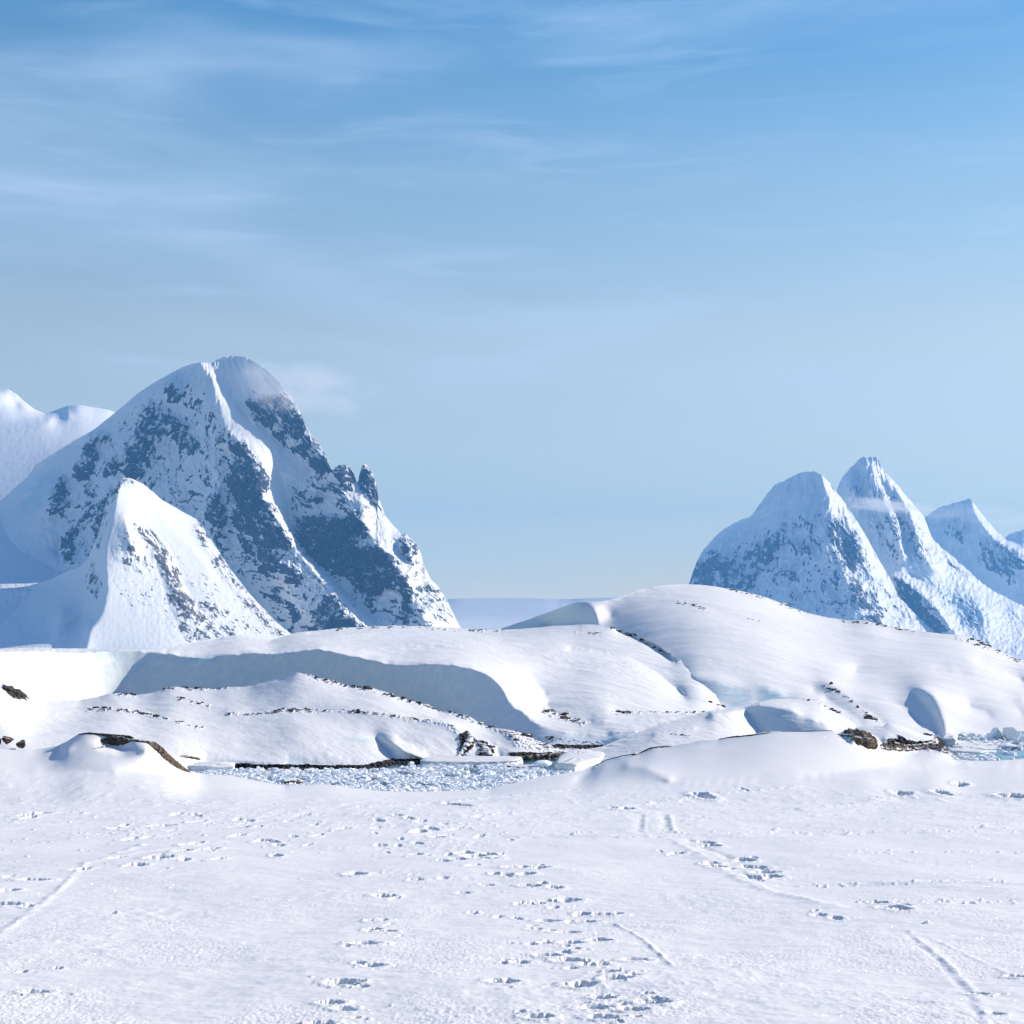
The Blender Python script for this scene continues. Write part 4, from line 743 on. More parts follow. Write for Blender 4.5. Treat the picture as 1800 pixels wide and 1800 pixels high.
    t = Terrain("snow_field", "white snow slope in front with footprints, ruts and small lumps of snow", M_FIELD, top, None, fld, 1.7, 0, depth, 26, disp,
                [([(1478, 1291), (1500, 1288), (1530, 1292), (1545, 1308), (1540, 1313), (1500, 1308), (1490, 1298)], 0.95), ([(1545, 1312), (1600, 1316), (1650, 1314), (1680, 1332), (1660, 1326), (1640, 1319), (1600, 1322), (1550, 1319)], 1.0)],
                [], soft=1.6, kdrop=0.28, nback=10, extra_rows=rows, cat='snow field')
    return t

HILLS = build_hills()
FIELD = build_field()

# ------------------------------------------------------------------ sea
def build_water():
    m, nt, b, out = new_mat("sea_water"); L = nt.links.new
    tc = N(nt, 'ShaderNodeTexCoord')
    b.inputs['Base Color'].default_value = (0.02, 0.09, 0.13, 1); b.inputs['Roughness'].default_value = 0.12; b.inputs['IOR'].default_value = 1.33
    bp = N(nt, 'ShaderNodeBump'); bp.inputs['Strength'].default_value = 0.25; bp.inputs['Distance'].default_value = 0.05
    L(noise(nt, tc.outputs['Object'], 1.6, 4), bp.inputs['Height']); L(bp.outputs[0], b.inputs['Normal'])
    g = [-1500, -300, -60, 0, 60, 300, 1500]; gy = [-200, 60, 100, 130, 160, 200, 260, 340]
    V = np.array([[(a, c, 0.0) for a in g] for c in gy], float)
    props(grid_mesh("water", V, {}, m), "dark sea water of the narrow bay, mostly covered by broken ice", "water", 'structure')
build_water()
def build_pool():
    m, nt, b, out = new_mat("turquoise_water")
    b.inputs['Base Color'].default_value = (0.20, 0.42, 0.52, 1); b.inputs['Roughness'].default_value = 0.35
    xs = np.linspace(0, 1, 30); rows_ = []
    for t in np.linspace(0, 1, 8):
        px = 1690 + xs * 420; lo = 1318 + 3 * np.sin(xs * 9); hi = 1342 + 0 * xs; py = hi + (lo - hi) * t
        d = CAMZ * F / (py - HOR); rows_.append(np.stack([(px - CX) / F * d, d, d * 0 + 0.03], -1))
    props(grid_mesh("water", np.stack(rows_), {}, m), "shallow turquoise water among the ice at the right shore", "water", 'structure')
build_pool()
def build_plain():
    gx = np.concatenate([-np.geomspace(23000, 60, 60), np.geomspace(60, 23000, 60)]); gy = np.geomspace(420, 13600, 110)
    gx = gx[np.abs(gx) < 23500]; X, Y = np.meshgrid(gx, gy)
    Z = -110 + 8 * fbm(X / 400, Y / 700, 4)
    props(grid_mesh("ground", np.stack([X, Y, Z], -1), {'rock': X * 0, 'ice': X * 0}, M_FAR), "low snow plain between the near hills and the mountains", "ice plain", 'structure')
build_plain()

# ------------------------------------------------------------------ rocks
def rock_mat(name, a, b_, snowy=0.0):
    m, nt, b, out = new_mat(name); L = nt.links.new
    tc = N(nt, 'ShaderNodeTexCoord'); geo = N(nt, 'ShaderNodeNewGeometry')
    mp = N(nt, 'ShaderNodeMapping'); mp.inputs['Scale'].default_value = (1, 1, 2.2); mp.inputs['Rotation'].default_value = (0.3, 0.5, 0); L(geo.outputs['Position'], mp.inputs[0])
    n1 = noise(nt, mp.outputs[0], 2.6, 8, 0.7, 0.4)
    col = mixc(nt, rng_node(nt, n1, 0.36, 0.64), a, b_)
    if snowy:
        sp = N(nt, 'ShaderNodeSeparateXYZ'); L(geo.outputs['Normal'], sp.inputs[0])
        s = math_node(nt, 'ADD', sp.outputs['Z'], math_node(nt, 'MULTIPLY', math_node(nt, 'SUBTRACT', noise(nt, geo.outputs['Position'], 3.5, 5, 0.6), 0.5), 1.1))
        col = mixc(nt, rng_node(nt, s, 1.0 - snowy, 1.12 - snowy), col, SNOW)
    L(col, b.inputs['Base Color']); b.inputs['Roughness'].default_value = 0.88; b.inputs['Specular IOR Level'].default_value = 0.2
    bp = N(nt, 'ShaderNodeBump'); bp.inputs['Strength'].default_value = 0.8; bp.inputs['Distance'].default_value = 0.12
    L(n1, bp.inputs['Height']); L(bp.outputs[0], b.inputs['Normal'])
    return m
M_ROCK = rock_mat("dark_rock", (0.02, 0.018, 0.018), (0.085, 0.07, 0.06))
M_ROCK_S = rock_mat("dark_rock_with_snow", (0.02, 0.018, 0.018), (0.10, 0.082, 0.068), 0.38)
M_BROWN = rock_mat("brown_rock", (0.02, 0.016, 0.013), (0.15, 0.118, 0.085), 0.10)
M_ICE = None
def mesh_from(name, vs, fs, mat, smooth=False):
    me = bpy.data.meshes.new(name); me.from_pydata([tuple(map(float, v)) for v in vs], [], [tuple(int(i) for i in f) for f in fs])
    me.polygons.foreach_set('use_smooth', [smooth] * len(me.polygons)); me.materials.append(mat); me.update(); return me
import bmesh
def rock_mesh(seed, mat, sub=3, flat=0.7, rough=0.34, facets=7):
    """angular boulder: a sphere cut by random planes and roughened"""
    bm = bmesh.new(); bmesh.ops.create_icosphere(bm, subdivisions=sub, radius=1.0)
    rr = np.random.RandomState(seed)
    co = np.array([v.co[:] for v in bm.verts])
    for k in range(facets):
        n = rr.normal(size=3); n /= np.linalg.norm(n); d = rr.uniform(0.45, 0.8)
        h = co @ n - d; co = co - np.outer(np.maximum(h, 0) * 0.95, n)
    off = seed * 13.7
    nz = fbm(co[:, 0] * 1.5 + off, co[:, 1] * 1.5 + co[:, 2] * 1.1, 4, 0.6) + 0.5 * ridged(co[:, 2] * 2.2 + off, co[:, 0] + co[:, 1], 3) * 0.3
    co = co * (1 + rough * nz)[:, None]
    co[:, 2] *= flat
    for v, c in zip(bm.verts, co): v.co = c
    me = bpy.data.meshes.new("rock"); bm.to_mesh(me); bm.free(); me.materials.append(mat)
    return me
ROCKS = [rock_mesh(s, M_ROCK, 2) for s in range(8)]
ROCKS_S = [rock_mesh(s + 20, M_ROCK_S, 2) for s in range(6)]
rr_ = random.Random(99)
def put(me, name, p, size, label, cat, group=None, rot=None, sink=0.25):
    o = bpy.data.objects.new(name, me); scene.collection.objects.link(o)
    o.location = (p[0], p[1], p[2] + size[2] * (0.5 - sink) )
    o.scale = size; o.rotation_euler = rot if rot else (rr_.uniform(-.25, .25), rr_.uniform(-.25, .25), rr_.uniform(0, 6.28))
    return props(o, label, cat, None, group)
def scatter(land, pts, n, wpx, label, group, jit=2.0, flat=0.6, meshes=None):
    """separate small rocks along a line on the land"""
    seg = np.cumsum([0] + [math.dist(a, b) for a, b in zip(pts[:-1], pts[1:])])
    n = max(2, round(n * 0.66))
    cl = [(rr_.random() * seg[-1], rr_.uniform(.5, 1.4)) for _ in range(max(2, n // 4))]
    for k in range(n):
        c = rr_.choice(cl) if rr_.random() < .75 else (rr_.random() * seg[-1], rr_.uniform(.4, 1))
        t = min(max(c[0] + rr_.gauss(0, 5), 0), seg[-1]); wq = c[1]
        x = np.interp(t, seg, [p[0] for p in pts]); y = np.interp(t, seg, [p[1] for p in pts])
        x += rr_.gauss(0, jit); y += rr_.gauss(0, jit * .45)
        p = land.at(x, y); w = wpx * 1.3 * wq * rr_.uniform(.5, 1.3) * (1.5 if rr_.random() < .15 else 1) / F * p[1] / 2
        put(rr_.choice(meshes or (ROCKS + ROCKS_S)), "rock", p, (w * rr_.uniform(.9, 1.7), w * rr_.uniform(.8, 1.3), w * flat * rr_.uniform(.7, 1.3)), label, "rock", group)
def build_rocks():
    A, B, C, D_, E = HILLS['rear'], HILLS['mid'], HILLS['island'], HILLS['hollow'], HILLS['point']
    scatter(A, [(1262, 1033), (1300, 1040), (1350, 1053), (1420, 1077)], 22, 4.5, "small dark rock on the right hill's upper skyline in front of the massif", "rocks on the upper skyline of the right hill", 1.5)
    scatter(A, [(1540, 1097), (1570, 1105), (1600, 1111)], 12, 6, "dark rock halfway down the skyline of the right hill, below the snow spire", "rocks halfway down the right hill skyline")
    scatter(A, [(1685, 1117), (1720, 1127), (1755, 1144), (1790, 1160)], 26, 5.5, "dark rock in the skyline row of the right hill at the photo's edge", "rocks on the skyline at the right edge", 1.8)
    scatter(A, [(1190, 1059), (1215, 1064), (1245, 1074)], 10, 4, "tiny rock just below the rounded top of the right hill", "rocks below the top of the right hill")
    scatter(A, [(1318, 1088), (1332, 1090)], 4, 5, "tiny rock alone on the smooth upper slope of the right hill", "rocks on the smooth upper right slope")
    scatter(A, [(1448, 1208), (1466, 1213), (1478, 1226), (1492, 1236)], 11, 6.5, "black rock in the descending row above the shaded hollow on the right", "rocks in the row above the hollow")
    put(ROCKS[2], "rock", A.at(1461, 1203), tuple(np.array((4.2, 4, 4.2)) / F * 245), "round black boulder topping the descending rock row on the right hill", "rock")
    scatter(A, [(1512, 1250), (1520, 1262), (1538, 1262), (1550, 1272)], 9, 7, "dark rock between the hollow and the snow capped point", "rocks between the hollow and the point")
    scatter(B, [(1070, 1102), (1100, 1110), (1130, 1124), (1160, 1142), (1195, 1163)], 30, 5, "dark rock along the falling right crest of the middle hill", "rocks on the right crest of the middle hill", 2.5)
    scatter(B, [(1012, 1109), (1042, 1113), (1058, 1113)], 7, 5, "dark rock just under the middle hill's crest beneath the blue shaded slope", "rocks under the blue shaded slope")
    scatter(B, [(590, 1105), (700, 1101), (800, 1104), (880, 1109)], 20, 4, "tiny rock on the middle hill skyline at the foot of the big mountain", "rocks on the middle hill skyline", 2)
    scatter(B, [(960, 1250), (985, 1256), (1005, 1268), (1030, 1274)], 20, 7, "black rock of the cluster on the bright slope beside the scoop wall", "rock cluster beside the scoop wall", 5)
    scatter(B, [(1075, 1252), (1150, 1251), (1235, 1250)], 20, 5, "dark rock in the level row at the foot of the middle hill", "rocks in the level row at the hill foot", 2)
    scatter(B, [(1245, 1233), (1268, 1242)], 5, 9, "black rock beside the blue ice cliff at the hill's foot", "rocks beside the blue ice cliff")
    scatter(B, [(935, 1292), (985, 1300), (1000, 1296)], 9, 6, "black rock low on the shaded scoop wall", "rocks low on the scoop wall", 4)
    scatter(C, [(8, 1206), (25, 1215), (45, 1228)], 10, 10, "dark rock in the clump at the island's far left end", "rock clump at the island's left end", 3)
    scatter(C, [(200, 1216), (216, 1217), (240, 1222)], 7, 7, "dark rock on the island's skyline in front of the lit scoop wall", "rocks on the island skyline by the lit wall", 1.5)
    scatter(C, [(288, 1209), (330, 1209), (400, 1210)], 8, 6, "dark rock on the island's flat skyline left of its summit", "rocks on the flat skyline left of the summit", 1.5)
    scatter(C, [(535, 1184), (590, 1196), (640, 1207), (690, 1222), (740, 1236), (800, 1254), (850, 1274)], 36, 6, "dark rock on the island's long crest falling right from its summit", "rocks on the island's long crest", 2)
    scatter(C, [(850, 1275), (900, 1285), (950, 1303), (1000, 1321)], 22, 7, "dark rock on the island's low right tip", "rocks on the island's right tip", 4)
    scatter(C, [(155, 1246), (190, 1243), (240, 1250), (300, 1265), (358, 1280)], 26, 5.5, "small rock in the slanting row on the island's left slope", "rocks in the slanting row on the left slope", 2)
    scatter(C, [(310, 1226), (340, 1232), (372, 1240)], 8, 5, "small rock in the short row under the island's flat skyline", "rocks in the short row under the skyline", 2)
    scatter(C, [(403, 1253), (440, 1253), (470, 1249), (510, 1246), (580, 1249)], 18, 6, "dark rock on the second crest below the island's summit", "rocks on the second crest of the island", 1.6)
    scatter(C, [(600, 1248), (690, 1257), (790, 1272)], 16, 5, "dark rock along the break of slope right of the island's second crest", "rocks on the break of slope of the island", 1.6)
    scatter(D_, [(1345, 1231), (1390, 1228), (1436, 1232), (1470, 1252), (1500, 1270)], 16, 5, "dark rock along the rim of the mound with the blue hollow", "rocks on the rim of the hollow mound", 1.4)
    scatter(D_, [(1135, 1296), (1165, 1289), (1210, 1293)], 10, 4, "tiny rock on the low snow right of the channel", "rocks on the low snow by the channel", 1.5)
    scatter(E, [(1575, 1274), (1600, 1281), (1640, 1292)], 8, 6, "dark rock on top of the snow capped rocky point", "rocks on top of the rocky point", 1.5)
    scatter(FIELD, [(1108, 1330), (1130, 1322), (1150, 1314), (1180, 1312)], 10, 7, "dark rock at the left end of the near right rise", "rocks at the left end of the near rise", 1.6)
build_rocks()

def outcrop(name, label, land, pts, w, mat, seed=0, hgt=1.0, n=260, m=22, down=0.5):
    """bare rock rib that follows a line on the land: a closed rough body, partly buried"""
    P3 = [];
    seg = np.cumsum([0] + [math.dist(a[:2], b[:2]) for a, b in zip(pts[:-1], pts[1:])])
    ts = np.linspace(0, seg[-1], n)
    px = np.interp(ts, seg, [p[0] for p in pts]); py = np.interp(ts, seg, [p[1] for p in pts])
    C3 = np.array([land.at(a, b) for a, b in zip(px, py)])
    for ax in range(3):
        C3[:, ax] = np.convolve(np.pad(C3[:, ax], 4, mode='edge'), np.ones(9) / 9, mode='valid')
    W = np.interp(ts, seg, w) / F * C3[:, 1] * 0.5
    V = np.zeros((n, m, 3)); an = np.linspace(0, 2 * np.pi, m, endpoint=False)
    tan = np.gradient(C3, axis=0); tan /= np.linalg.norm(tan, axis=1)[:, None] + 1e-9
    up = np.array((0, 0, 1.0)); side = np.cross(tan, up); side /= np.linalg.norm(side, axis=1)[:, None] + 1e-9
    upv = np.cross(side, tan)
    T, Aa = np.meshgrid(ts, an, indexing='ij')
    nz = 0.55 * ridged(T / 9.0 + seed, Aa * 1.1, 4, 0.6) + 0.5 * fbm(T / 3.0, np.cos(Aa) * 2 + seed, 4, 0.6) + 0.3 * fbm(T / 22.0 + seed * 2, np.sin(Aa), 2)
    rad = np.clip(0.75 + 0.5 * nz, 0.18, 2.2)
    end = np.minimum(1, np.minimum(T, seg[-1] - T) / 5.0) ** 0.5 + 0.02
    for j in range(m):
        c, s = math.cos(an[j]), math.sin(an[j])
        V[:, j] = C3 + side * (c * W * rad[:, j] * end[:, j] * 1.1)[:, None] + upv * ((s - down) * W * rad[:, j] * end[:, j] * hgt)[:, None]
    idx = np.arange(n * m).reshape(n, m)
    fs = []
    for i in range(n - 1):
        for j in range(m): fs.append((idx[i, j], idx[i, (j + 1) % m], idx[i + 1, (j + 1) % m], idx[i + 1, j]))
    fs.append(tuple(idx[0][::-1])); fs.append(tuple(idx[-1]))
    me = mesh_from(name, V.reshape(-1, 3), fs, mat)
    o = bpy.data.objects.new(name, me); scene.collection.objects.link(o)
    return props(o, label, "rock outcrop")
def build_outcrops():
    outcrop("rock_outcrop", "thin dark rock rim along the top of the snow drift at the left", FIELD, [(137, 1291), (155, 1289), (180, 1291), (205, 1293), (235, 1296)], [3, 5, 6, 7, 8], M_ROCK, 3)
    outcrop("rock_outcrop", "brown rock knob in the middle of the left drift's rim", FIELD, [(176, 1303), (195, 1298), (215, 1299), (232, 1303)], [9, 18, 17, 7], M_BROWN, 5)
    outcrop("rock_outcrop", "brown striped rock rib running down from the left drift to the bay", FIELD, [(228, 1300), (252, 1304), (268, 1308), (282, 1322), (300, 1338), (318, 1350), (334, 1357)], [5, 9, 17, 19, 17, 12, 6], M_BROWN, 8)
    outcrop("rock_outcrop", "faint grey stones in the shadow pocket of the left drift", FIELD, [(162, 1316), (178, 1313), (195, 1310)], [4, 6, 3], M_ROCK_S, 9, n=90)
    outcrop("rock_outcrop", "low snowy ledge of dark rock between the left drift and the bay", HILLS['island'], [(316, 1329), (335, 1330), (352, 1334)], [8, 10, 7], M_ROCK_S, 12, n=90)
    outcrop("rock_outcrop", "black broken outcrop on the island's right slope above the shore", HILLS['island'], [(822, 1287), (828, 1298), (820, 1309), (812, 1322), (806, 1328)], [6, 12, 12, 9, 6], M_ROCK_S, 14)
    outcrop("rock_outcrop", "black outcrop in two patches right of the larger one on the island slope", HILLS['island'], [(838, 1304), (850, 1312), (856, 1322), (862, 1328)], [6, 12, 14, 12], M_ROCK_S, 15)
    outcrop("rock_outcrop", "long low brown rock shelf at the island's right waterline", HILLS['island'], [(898, 1331), (930, 1330), (960, 1327), (990, 1325), (1014, 1326)], [5, 7, 8, 8, 4], M_BROWN, 17)
    outcrop("rock_outcrop", "dark rock crease curling down the near snow beside the channel", FIELD, [(1128, 1323), (1092, 1329), (1066, 1336), (1050, 1345), (1043, 1353)], [3, 3, 3, 4, 2], M_BROWN, 19)
    outcrop("rock_outcrop", "grey rock ledge on the left part of the near right rise", FIELD, [(1118, 1328), (1130, 1322), (1145, 1315), (1162, 1313), (1182, 1312)], [5, 6, 6, 5, 3], M_BROWN, 21)
    outcrop("rock_outcrop", "thin dark rock line below the blue hollow", FIELD, [(1262, 1300), (1285, 1296), (1320, 1293), (1355, 1288)], [2, 5, 6, 3], M_ROCK, 23)
    outcrop("rock_outcrop", "short dark rock line right under the hollow's floor", FIELD, [(1372, 1286), (1420, 1285), (1465, 1284)], [2, 3, 2], M_ROCK, 24)
    outcrop("rock_outcrop", "brown black outcrop bare on the near rise at the right", FIELD, [(1498, 1298), (1514, 1302), (1528, 1303), (1540, 1310)], [12, 24, 20, 8], M_BROWN, 26)
    outcrop("rock_outcrop", "ragged dark rock patch just left of the brown black outcrop", FIELD, [(1470, 1290), (1484, 1292), (1500, 1292)], [5, 7, 6], M_ROCK_S, 28, n=120)
    outcrop("rock_outcrop", "dark waterline rock edge curving down at the right end of the near snow", FIELD, [(1548, 1316), (1590, 1319), (1625, 1317), (1648, 1315), (1660, 1321), (1668, 1327)], [3, 4, 4, 4, 5, 2], M_ROCK, 30)
    outcrop("rock_outcrop", "dark rocks with icicles under the snow cap of the point", HILLS['point'], [(1572, 1306), (1590, 1312), (1615, 1311), (1640, 1306), (1646, 1298)], [8, 12, 10, 12, 10], M_ROCK_S, 33)
    br = [rock_mesh(40 + k, M_BROWN, 4, 0.75) for k in range(3)]
    for (px, py, w, h, lab, k) in [(14, 1296, 19, 15, "brown boulder with a rounded top at the far left edge of the snow", 0), (38, 1303, 24, 13, "long brown boulder right of the rounded one at the far left", 1), (22, 1317, 22, 6, "flat low rock slab in the snow below the two left boulders", 2), (0, 1300, 8, 10, "dark boulder cut by the left edge of the photo", 1)]:
        p = HILLS['island'].at(px, py + h * .5) if False else P(px, py + h * .35, 109.0)
        put(br[k], "boulder", p, (w / F * 109 / 2, w / F * 109 / 2.4, h / F * 109 / 1.3), lab, "boulder", rot=(0.1, 0.12, k * 1.3), sink=0.5)
build_outcrops()

# ------------------------------------------------------------------ ice
def ice_mat():
    m, nt, b, out = new_mat("blue_ice"); L = nt.links.new
    geo = N(nt, 'ShaderNodeNewGeometry'); sp = N(nt, 'ShaderNodeSeparateXYZ'); L(geo.outputs['Normal'], sp.inputs[0])
    nn = noise(nt, geo.outputs['Position'], 1.3, 5, 0.6)
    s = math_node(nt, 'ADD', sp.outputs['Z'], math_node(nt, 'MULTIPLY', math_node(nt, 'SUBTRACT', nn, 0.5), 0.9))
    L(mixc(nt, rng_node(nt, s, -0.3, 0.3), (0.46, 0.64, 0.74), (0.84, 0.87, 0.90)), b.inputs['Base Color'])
    b.inputs['Roughness'].default_value = 0.4; b.inputs['Specular IOR Level'].default_value = 0.4
    bp = N(nt, 'ShaderNodeBump'); bp.inputs['Strength'].default_value = 0.5; bp.inputs['Distance'].default_value = 0.08
    L(nn, bp.inputs['Height']); L(bp.outputs[0], b.inputs['Normal'])
    return m
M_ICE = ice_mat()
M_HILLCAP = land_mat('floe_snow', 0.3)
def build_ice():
    blocks = [rock_mesh(60 + k, M_ICE, 3, 0.8, 0.16, 12) for k in range(6)]
    r = random.Random(8)
    def sea(px, py): return P(px, py, wd(py))
    # loose ice pieces packed in the bay: one floe mesh after another in a single drift
    vs, fs = [], []
    def chip(x, y, w, l, h, a, tilt, vs=vs, fs=fs):
        k = r.randint(4, 6); b0 = len(vs); ph = r.random() * 6
        ring = [(math.cos(ph + i * 2 * math.pi / k) * w * r.uniform(.7, 1.15), math.sin(ph + i * 2 * math.pi / k) * l * r.uniform(.7, 1.15)) for i in range(k)]
        for (u, v) in ring: vs.append((x + u * 1.05, y + v * 1.05, -0.12))
        for (u, v) in ring: vs.append((x + u * .86, y + v * .86, h * r.uniform(.75, 1.25) + tilt[0] * u + tilt[1] * v))
        vs.append((x, y, h * r.uniform(.9, 1.3)))
        for i in range(k):
            j = (i + 1) % k
            fs.append((b0 + i, b0 + j, b0 + k + j, b0 + k + i)); fs.append((b0 + k + i, b0 + k + j, b0 + 2 * k))
    def inbay(px, py):
        lo = interp([(340, 1352), (420, 1355), (680, 1355), (740, 1348), (900, 1346), (960, 1352), (1010, 1345), (1060, 1330)], px); hi = interp([(340, 1363), (420, 1368), (500, 1382), (700, 1393), (850, 1391), (940, 1370), (1060, 1344)], px)
        return lo - 1 <= py <= hi + 2
    n = 0
    while n < 5200:
        px = r.uniform(335, 1060); py = r.uniform(1328, 1394)
        if not inbay(px, py): continue
        if fbm(np.array(px / 45.0), np.array(py / 9.0), 3) < -0.3: continue
        p = sea(px, py); s = r.uniform(.1, .34) * (1.6 if r.random() < .1 else 1)
        chip(p[0], p[1], s, s * r.uniform(.6, 1.2), r.uniform(.05, .22), 0, (r.uniform(-.35, .35), r.uniform(-.3, .3))); n += 1
    n = 0
    while n < 1100:                                       # by the right shore
        px = r.uniform(1640, 1980); py = r.uniform(1292, 1342)
        if px > 1712 and py > 1318 and r.random() < .8: continue
        p = sea(px, py); s = r.uniform(.15, .6)
        chip(p[0], p[1], s, s, r.uniform(.06, .3), 0, (r.uniform(-.3, .3), r.uniform(-.3, .3))); n += 1
    me = mesh_from("brash_ice", vs, fs, M_ICE); o = bpy.data.objects.new("brash_ice", me); scene.collection.objects.link(o)
    props(o, "dense drift of small broken ice pieces floating on the bay", "brash ice", 'stuff')
    # larger floes, one object each
    floes = [rock_mesh(80 + k, M_ICE, 2, 0.35, 0.2, 8) for k in range(5)]
    k = 0
    while k < 46:
        px = r.uniform(400, 980); py = r.uniform(1352, 1388)
        if not inbay(px, py): continue
        p = sea(px, py); s = r.uniform(.45, .95)
        put(r.choice(floes), "ice_floe", p, (s * r.uniform(.9, 1.7), s, s * r.uniform(.35, .8)), "larger flat ice floe lying among the small broken ice of the bay", "ice floe", "larger ice floes in the bay", sink=.5); k += 1
    def slab(name, label, pts, z0, z1, seed=0):
        """floating shelf with a snowy top: outline in sea positions"""
        r2 = random.Random(seed); P2 = []
        for (a, b) in zip(pts, pts[1:] + pts[:1]):
            for t in np.linspace(0, 1, 9)[:-1]:
                x, y = a[0] + (b[0] - a[0]) * t, a[1] + (b[1] - a[1]) * t
                p = sea(x + r2.gauss(0, .7), y); P2.append((p[0], p[1]))
        n = len(P2); c = np.mean(P2, 0)
        def ring(levels, top):
            vs = []; fs = []
            for (sc, z) in levels:
                for p in P2: vs.append((c[0] + (p[0] - c[0]) * sc + r2.gauss(0, .05), c[1] + (p[1] - c[1]) * sc, z + (r2.gauss(0, .025) if z > 0 else 0)))
            for L_ in range(len(levels) - 1):
                for i in range(n):
                    j = (i + 1) % n; fs.append((L_ * n + i, L_ * n + j, (L_ + 1) * n + j, (L_ + 1) * n + i))
            vs.append((c[0], c[1], top)); k = (len(levels) - 1) * n
            for i in range(n): fs.append((k + i, k + (i + 1) % n, len(vs) - 1))
            return vs, fs
        v1, f1 = ring(((1.0, z0), (0.99, z1 * .35), (0.975, z1 * .72)), z1 * .72)
        v2, f2 = ring(((0.98, z1 * .7), (1.0, z1 * .82), (0.985, z1 * .97), (0.9, z1 * 1.04), (0.5, z1 * 1.1)), z1 * 1.1)
        o = bpy.data.objects.new(name, mesh_from(name, v1, f1, M_ICE)); scene.collection.objects.link(o)
        cap = bpy.data.objects.new("snow_cap", mesh_from("snow_cap", v2, f2, M_HILLCAP, True)); scene.collection.objects.link(cap); cap.parent = o
        return props(o, label, "ice floe")
    slab("ice_shelf", "long flat snow topped ice shelf with a blue edge at the island's shore", [(738, 1346), (800, 1347.5), (850, 1347), (900, 1345), (920, 1342), (915, 1338), (880, 1337), (800, 1337.5), (742, 1339)], -0.2, 0.42, 2)
    slab("ice_shelf", "snow topped ledge with a dark waterline left of the bay, beside the brown rib", [(330, 1358), (370, 1359), (412, 1357), (413, 1351), (380, 1349), (335, 1350)], -0.2, 0.55, 3)
    def berg(label, px, py, w, h, seed, lean=0.0, d=None):
        p = sea(px, py); W, Hh = w / F * p[1] / 2, h / F * p[1]
        me = rock_mesh(seed, M_ICE, 4, 1.0, 0.22, 12)
        o = put(me, "ice_block", p, (W, W * .8, Hh * .62), label, "ice block", rot=(0.0, lean, seed * 1.7), sink=.1); return o
    berg("rounded ice block, left one of the two tall blocks at the right shore", 1748, 1302, 34, 28, 61)
    berg("tallest leaning white ice block at the right shore, close to the photo's edge", 1778, 1303, 36, 34, 66, .25)
    berg("low wide ice block in front of the two tall blocks", 1768, 1318, 46, 14, 63)
    berg("small ice block behind the left tall block, against the snow slope", 1712, 1298, 22, 10, 64)
    berg("small ice block beside the foot of the shaded gully", 1690, 1296, 18, 9, 65)
    berg("ice block half hidden at the right edge of the photo behind the turquoise water", 1800, 1308, 24, 16, 67)
    berg("pair of low ice humps awash near the near shore at the right", 1728, 1333, 26, 7, 68)
    berg("low ice hump right of the snow tip near the near shore", 1745, 1332, 22, 6, 69)
    slab("ice_shelf", "blue straight edged ice slab beside the snow capped point", [(1655, 1315), (1680, 1316.5), (1682, 1305), (1660, 1303)], -0.2, 0.95, 4)
    slab("ice_shelf", "flat pale floe between the blue slab and the ice blocks", [(1684, 1318), (1730, 1322), (1760, 1320), (1740, 1310), (1700, 1306), (1684, 1307)], -0.2, 0.3, 5)
    slab("ice_shelf", "long low floe in front of the blue slab", [(1672, 1326), (1720, 1329), (1750, 1326), (1700, 1321), (1664, 1321)], -0.2, 0.35, 6)
    # small floating lumps at the channel mouth
    p = sea(940, 1351)
    put(ROCKS_S[1], "rock", p, (2.3, 1.2, .55), "low dark rock capped with snow at the mouth of the channel", "rock", rot=(0, 0, .1), sink=.45)
    p = sea(968, 1352)
    put(blocks[2], "ice_block", P(962, 1350, wd(1351)), (1.6, .9, .7), "white ice lump resting on the low dark rock at the channel mouth", "ice block", rot=(0, 0, .5), sink=.3)
    slab("ice_shelf", "blue grey ice bank at the channel mouth below the near snow", [(975, 1356), (1010, 1358), (1060, 1345), (1065, 1336), (1030, 1330), (990, 1336), (982, 1345)], -0.2, 0.7, 7)
    put(blocks[0], "ice_block", sea(722, 1349), (.45, .4, .6), "small upright ice block left of the long ice shelf", "ice block", sink=.2)
    put(ROCKS_S[3], "rock", sea(512, 1380), (1.3, .8, .65), "snow capped dark rock at the near shore of the bay", "rock", rot=(0, 0, .2), sink=.4)
    put(ROCKS[4], "rock", sea(582, 1382), (.28, .25, .15), "small reddish stone at the near shore of the bay", "rock", sink=.2)
build_ice()

# ------------------------------------------------------------------ air
def box(name, lo, hi, mat):
    vs = [(x, y, z) for z in (lo[2], hi[2]) for y in (lo[1], hi[1]) for x in (lo[0], hi[0])]
    fs = [(0, 2, 3, 1), (4, 5, 7, 6), (0, 1, 5, 4), (2, 6, 7, 3), (0, 4, 6, 2), (1, 3, 7, 5)]
    me = mesh_from(name, vs, fs, mat); o = bpy.data.objects.new(name, me); scene.collection.objects.link(o); return o
def build_air():
    m = bpy.data.materials.new("haze"); m.use_nodes = True; nt = m.node_tree; nt.nodes.clear()
    out = N(nt, 'ShaderNodeOutputMaterial'); v = N(nt, 'ShaderNodeVolumePrincipled')
    v.inputs['Color'].default_value = (0.14, 0.42, 0.84, 1); v.inputs['Density'].default_value = HAZE; v.inputs['Anisotropy'].default_value = 0.0
    nt.links.new(v.outputs[0], out.inputs['Volume'])
    props(box("haze", (-24000, -400, -300), (24000, 13800, 1060), m), "thin blue air haze over the whole landscape", "haze", 'stuff')
HAZE = 7.5e-5
build_air()
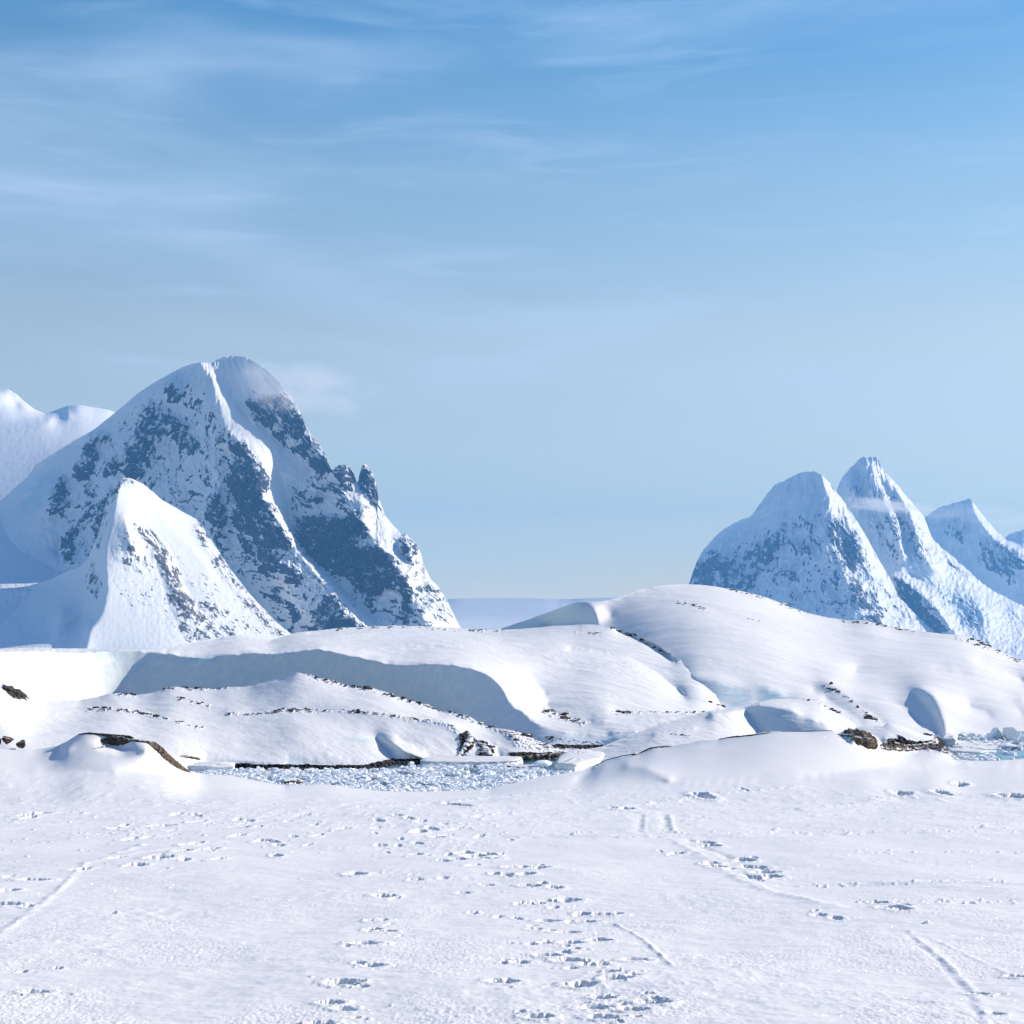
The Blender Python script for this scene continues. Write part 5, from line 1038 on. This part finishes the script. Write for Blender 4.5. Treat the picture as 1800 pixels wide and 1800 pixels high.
def build_clouds():
    m = bpy.data.materials.new("cloud_wisp"); m.use_nodes = True; nt = m.node_tree; nt.nodes.clear(); L = nt.links.new
    out = N(nt, 'ShaderNodeOutputMaterial'); v = N(nt, 'ShaderNodeVolumePrincipled'); tc = N(nt, 'ShaderNodeTexCoord')
    ln = N(nt, 'ShaderNodeVectorMath', operation='LENGTH'); L(tc.outputs['Object'], ln.inputs[0])
    fall = rng_node(nt, ln.outputs['Value'], 1.0, 0.15)
    oi = N(nt, 'ShaderNodeObjectInfo'); ad = N(nt, 'ShaderNodeVectorMath', operation='ADD'); L(tc.outputs['Object'], ad.inputs[0]); L(oi.outputs['Location'], ad.inputs[1])
    mp = N(nt, 'ShaderNodeMapping'); mp.inputs['Scale'].default_value = (1.6, 1.0, 1.1); L(ad.outputs[0], mp.inputs[0])
    nn = rng_node(nt, noise(nt, mp.outputs[0], 1.3, 4, 0.6), 0.36, 0.68)
    L(math_node(nt, 'MULTIPLY', math_node(nt, 'MULTIPLY', fall, nn), oi.outputs['Alpha']), v.inputs['Density'])
    v.inputs['Color'].default_value = (0.86, 0.88, 0.92, 1); v.inputs['Anisotropy'].default_value = 0.3
    L(v.outputs[0], out.inputs['Volume'])
    bm = bmesh.new(); bmesh.ops.create_icosphere(bm, subdivisions=4, radius=1.0); me = bpy.data.meshes.new("cloud"); bm.to_mesh(me); bm.free(); me.materials.append(m)
    for (px, py, d, w, h, dy, tilt, den, lab) in [
        (540, 684, 4120, 165, 54, 150, 9, .0085, "thin wisp of cloud trailing right from the big mountain's summit"),
        (470, 680, 3950, 78, 46, 90, 35, .0120, "small cloud cap clinging to the right of the big summit"),
        (1550, 888, 6300, 110, 14, 160, 5, .0190, "thin bright band of cloud across the snow spire"),
        (1720, 905, 7600, 190, 24, 200, 3, .0022, "faint cloud veil in front of the farthest right peak")]:
        o = bpy.data.objects.new("cloud", me); scene.collection.objects.link(o)
        o.location = P(px, py, d); o.scale = (w / F * d, dy, h / F * d); o.rotation_euler = (0, R(tilt), 0); o.color = (1, 1, 1, den)
        props(o, lab, "cloud")
build_clouds()
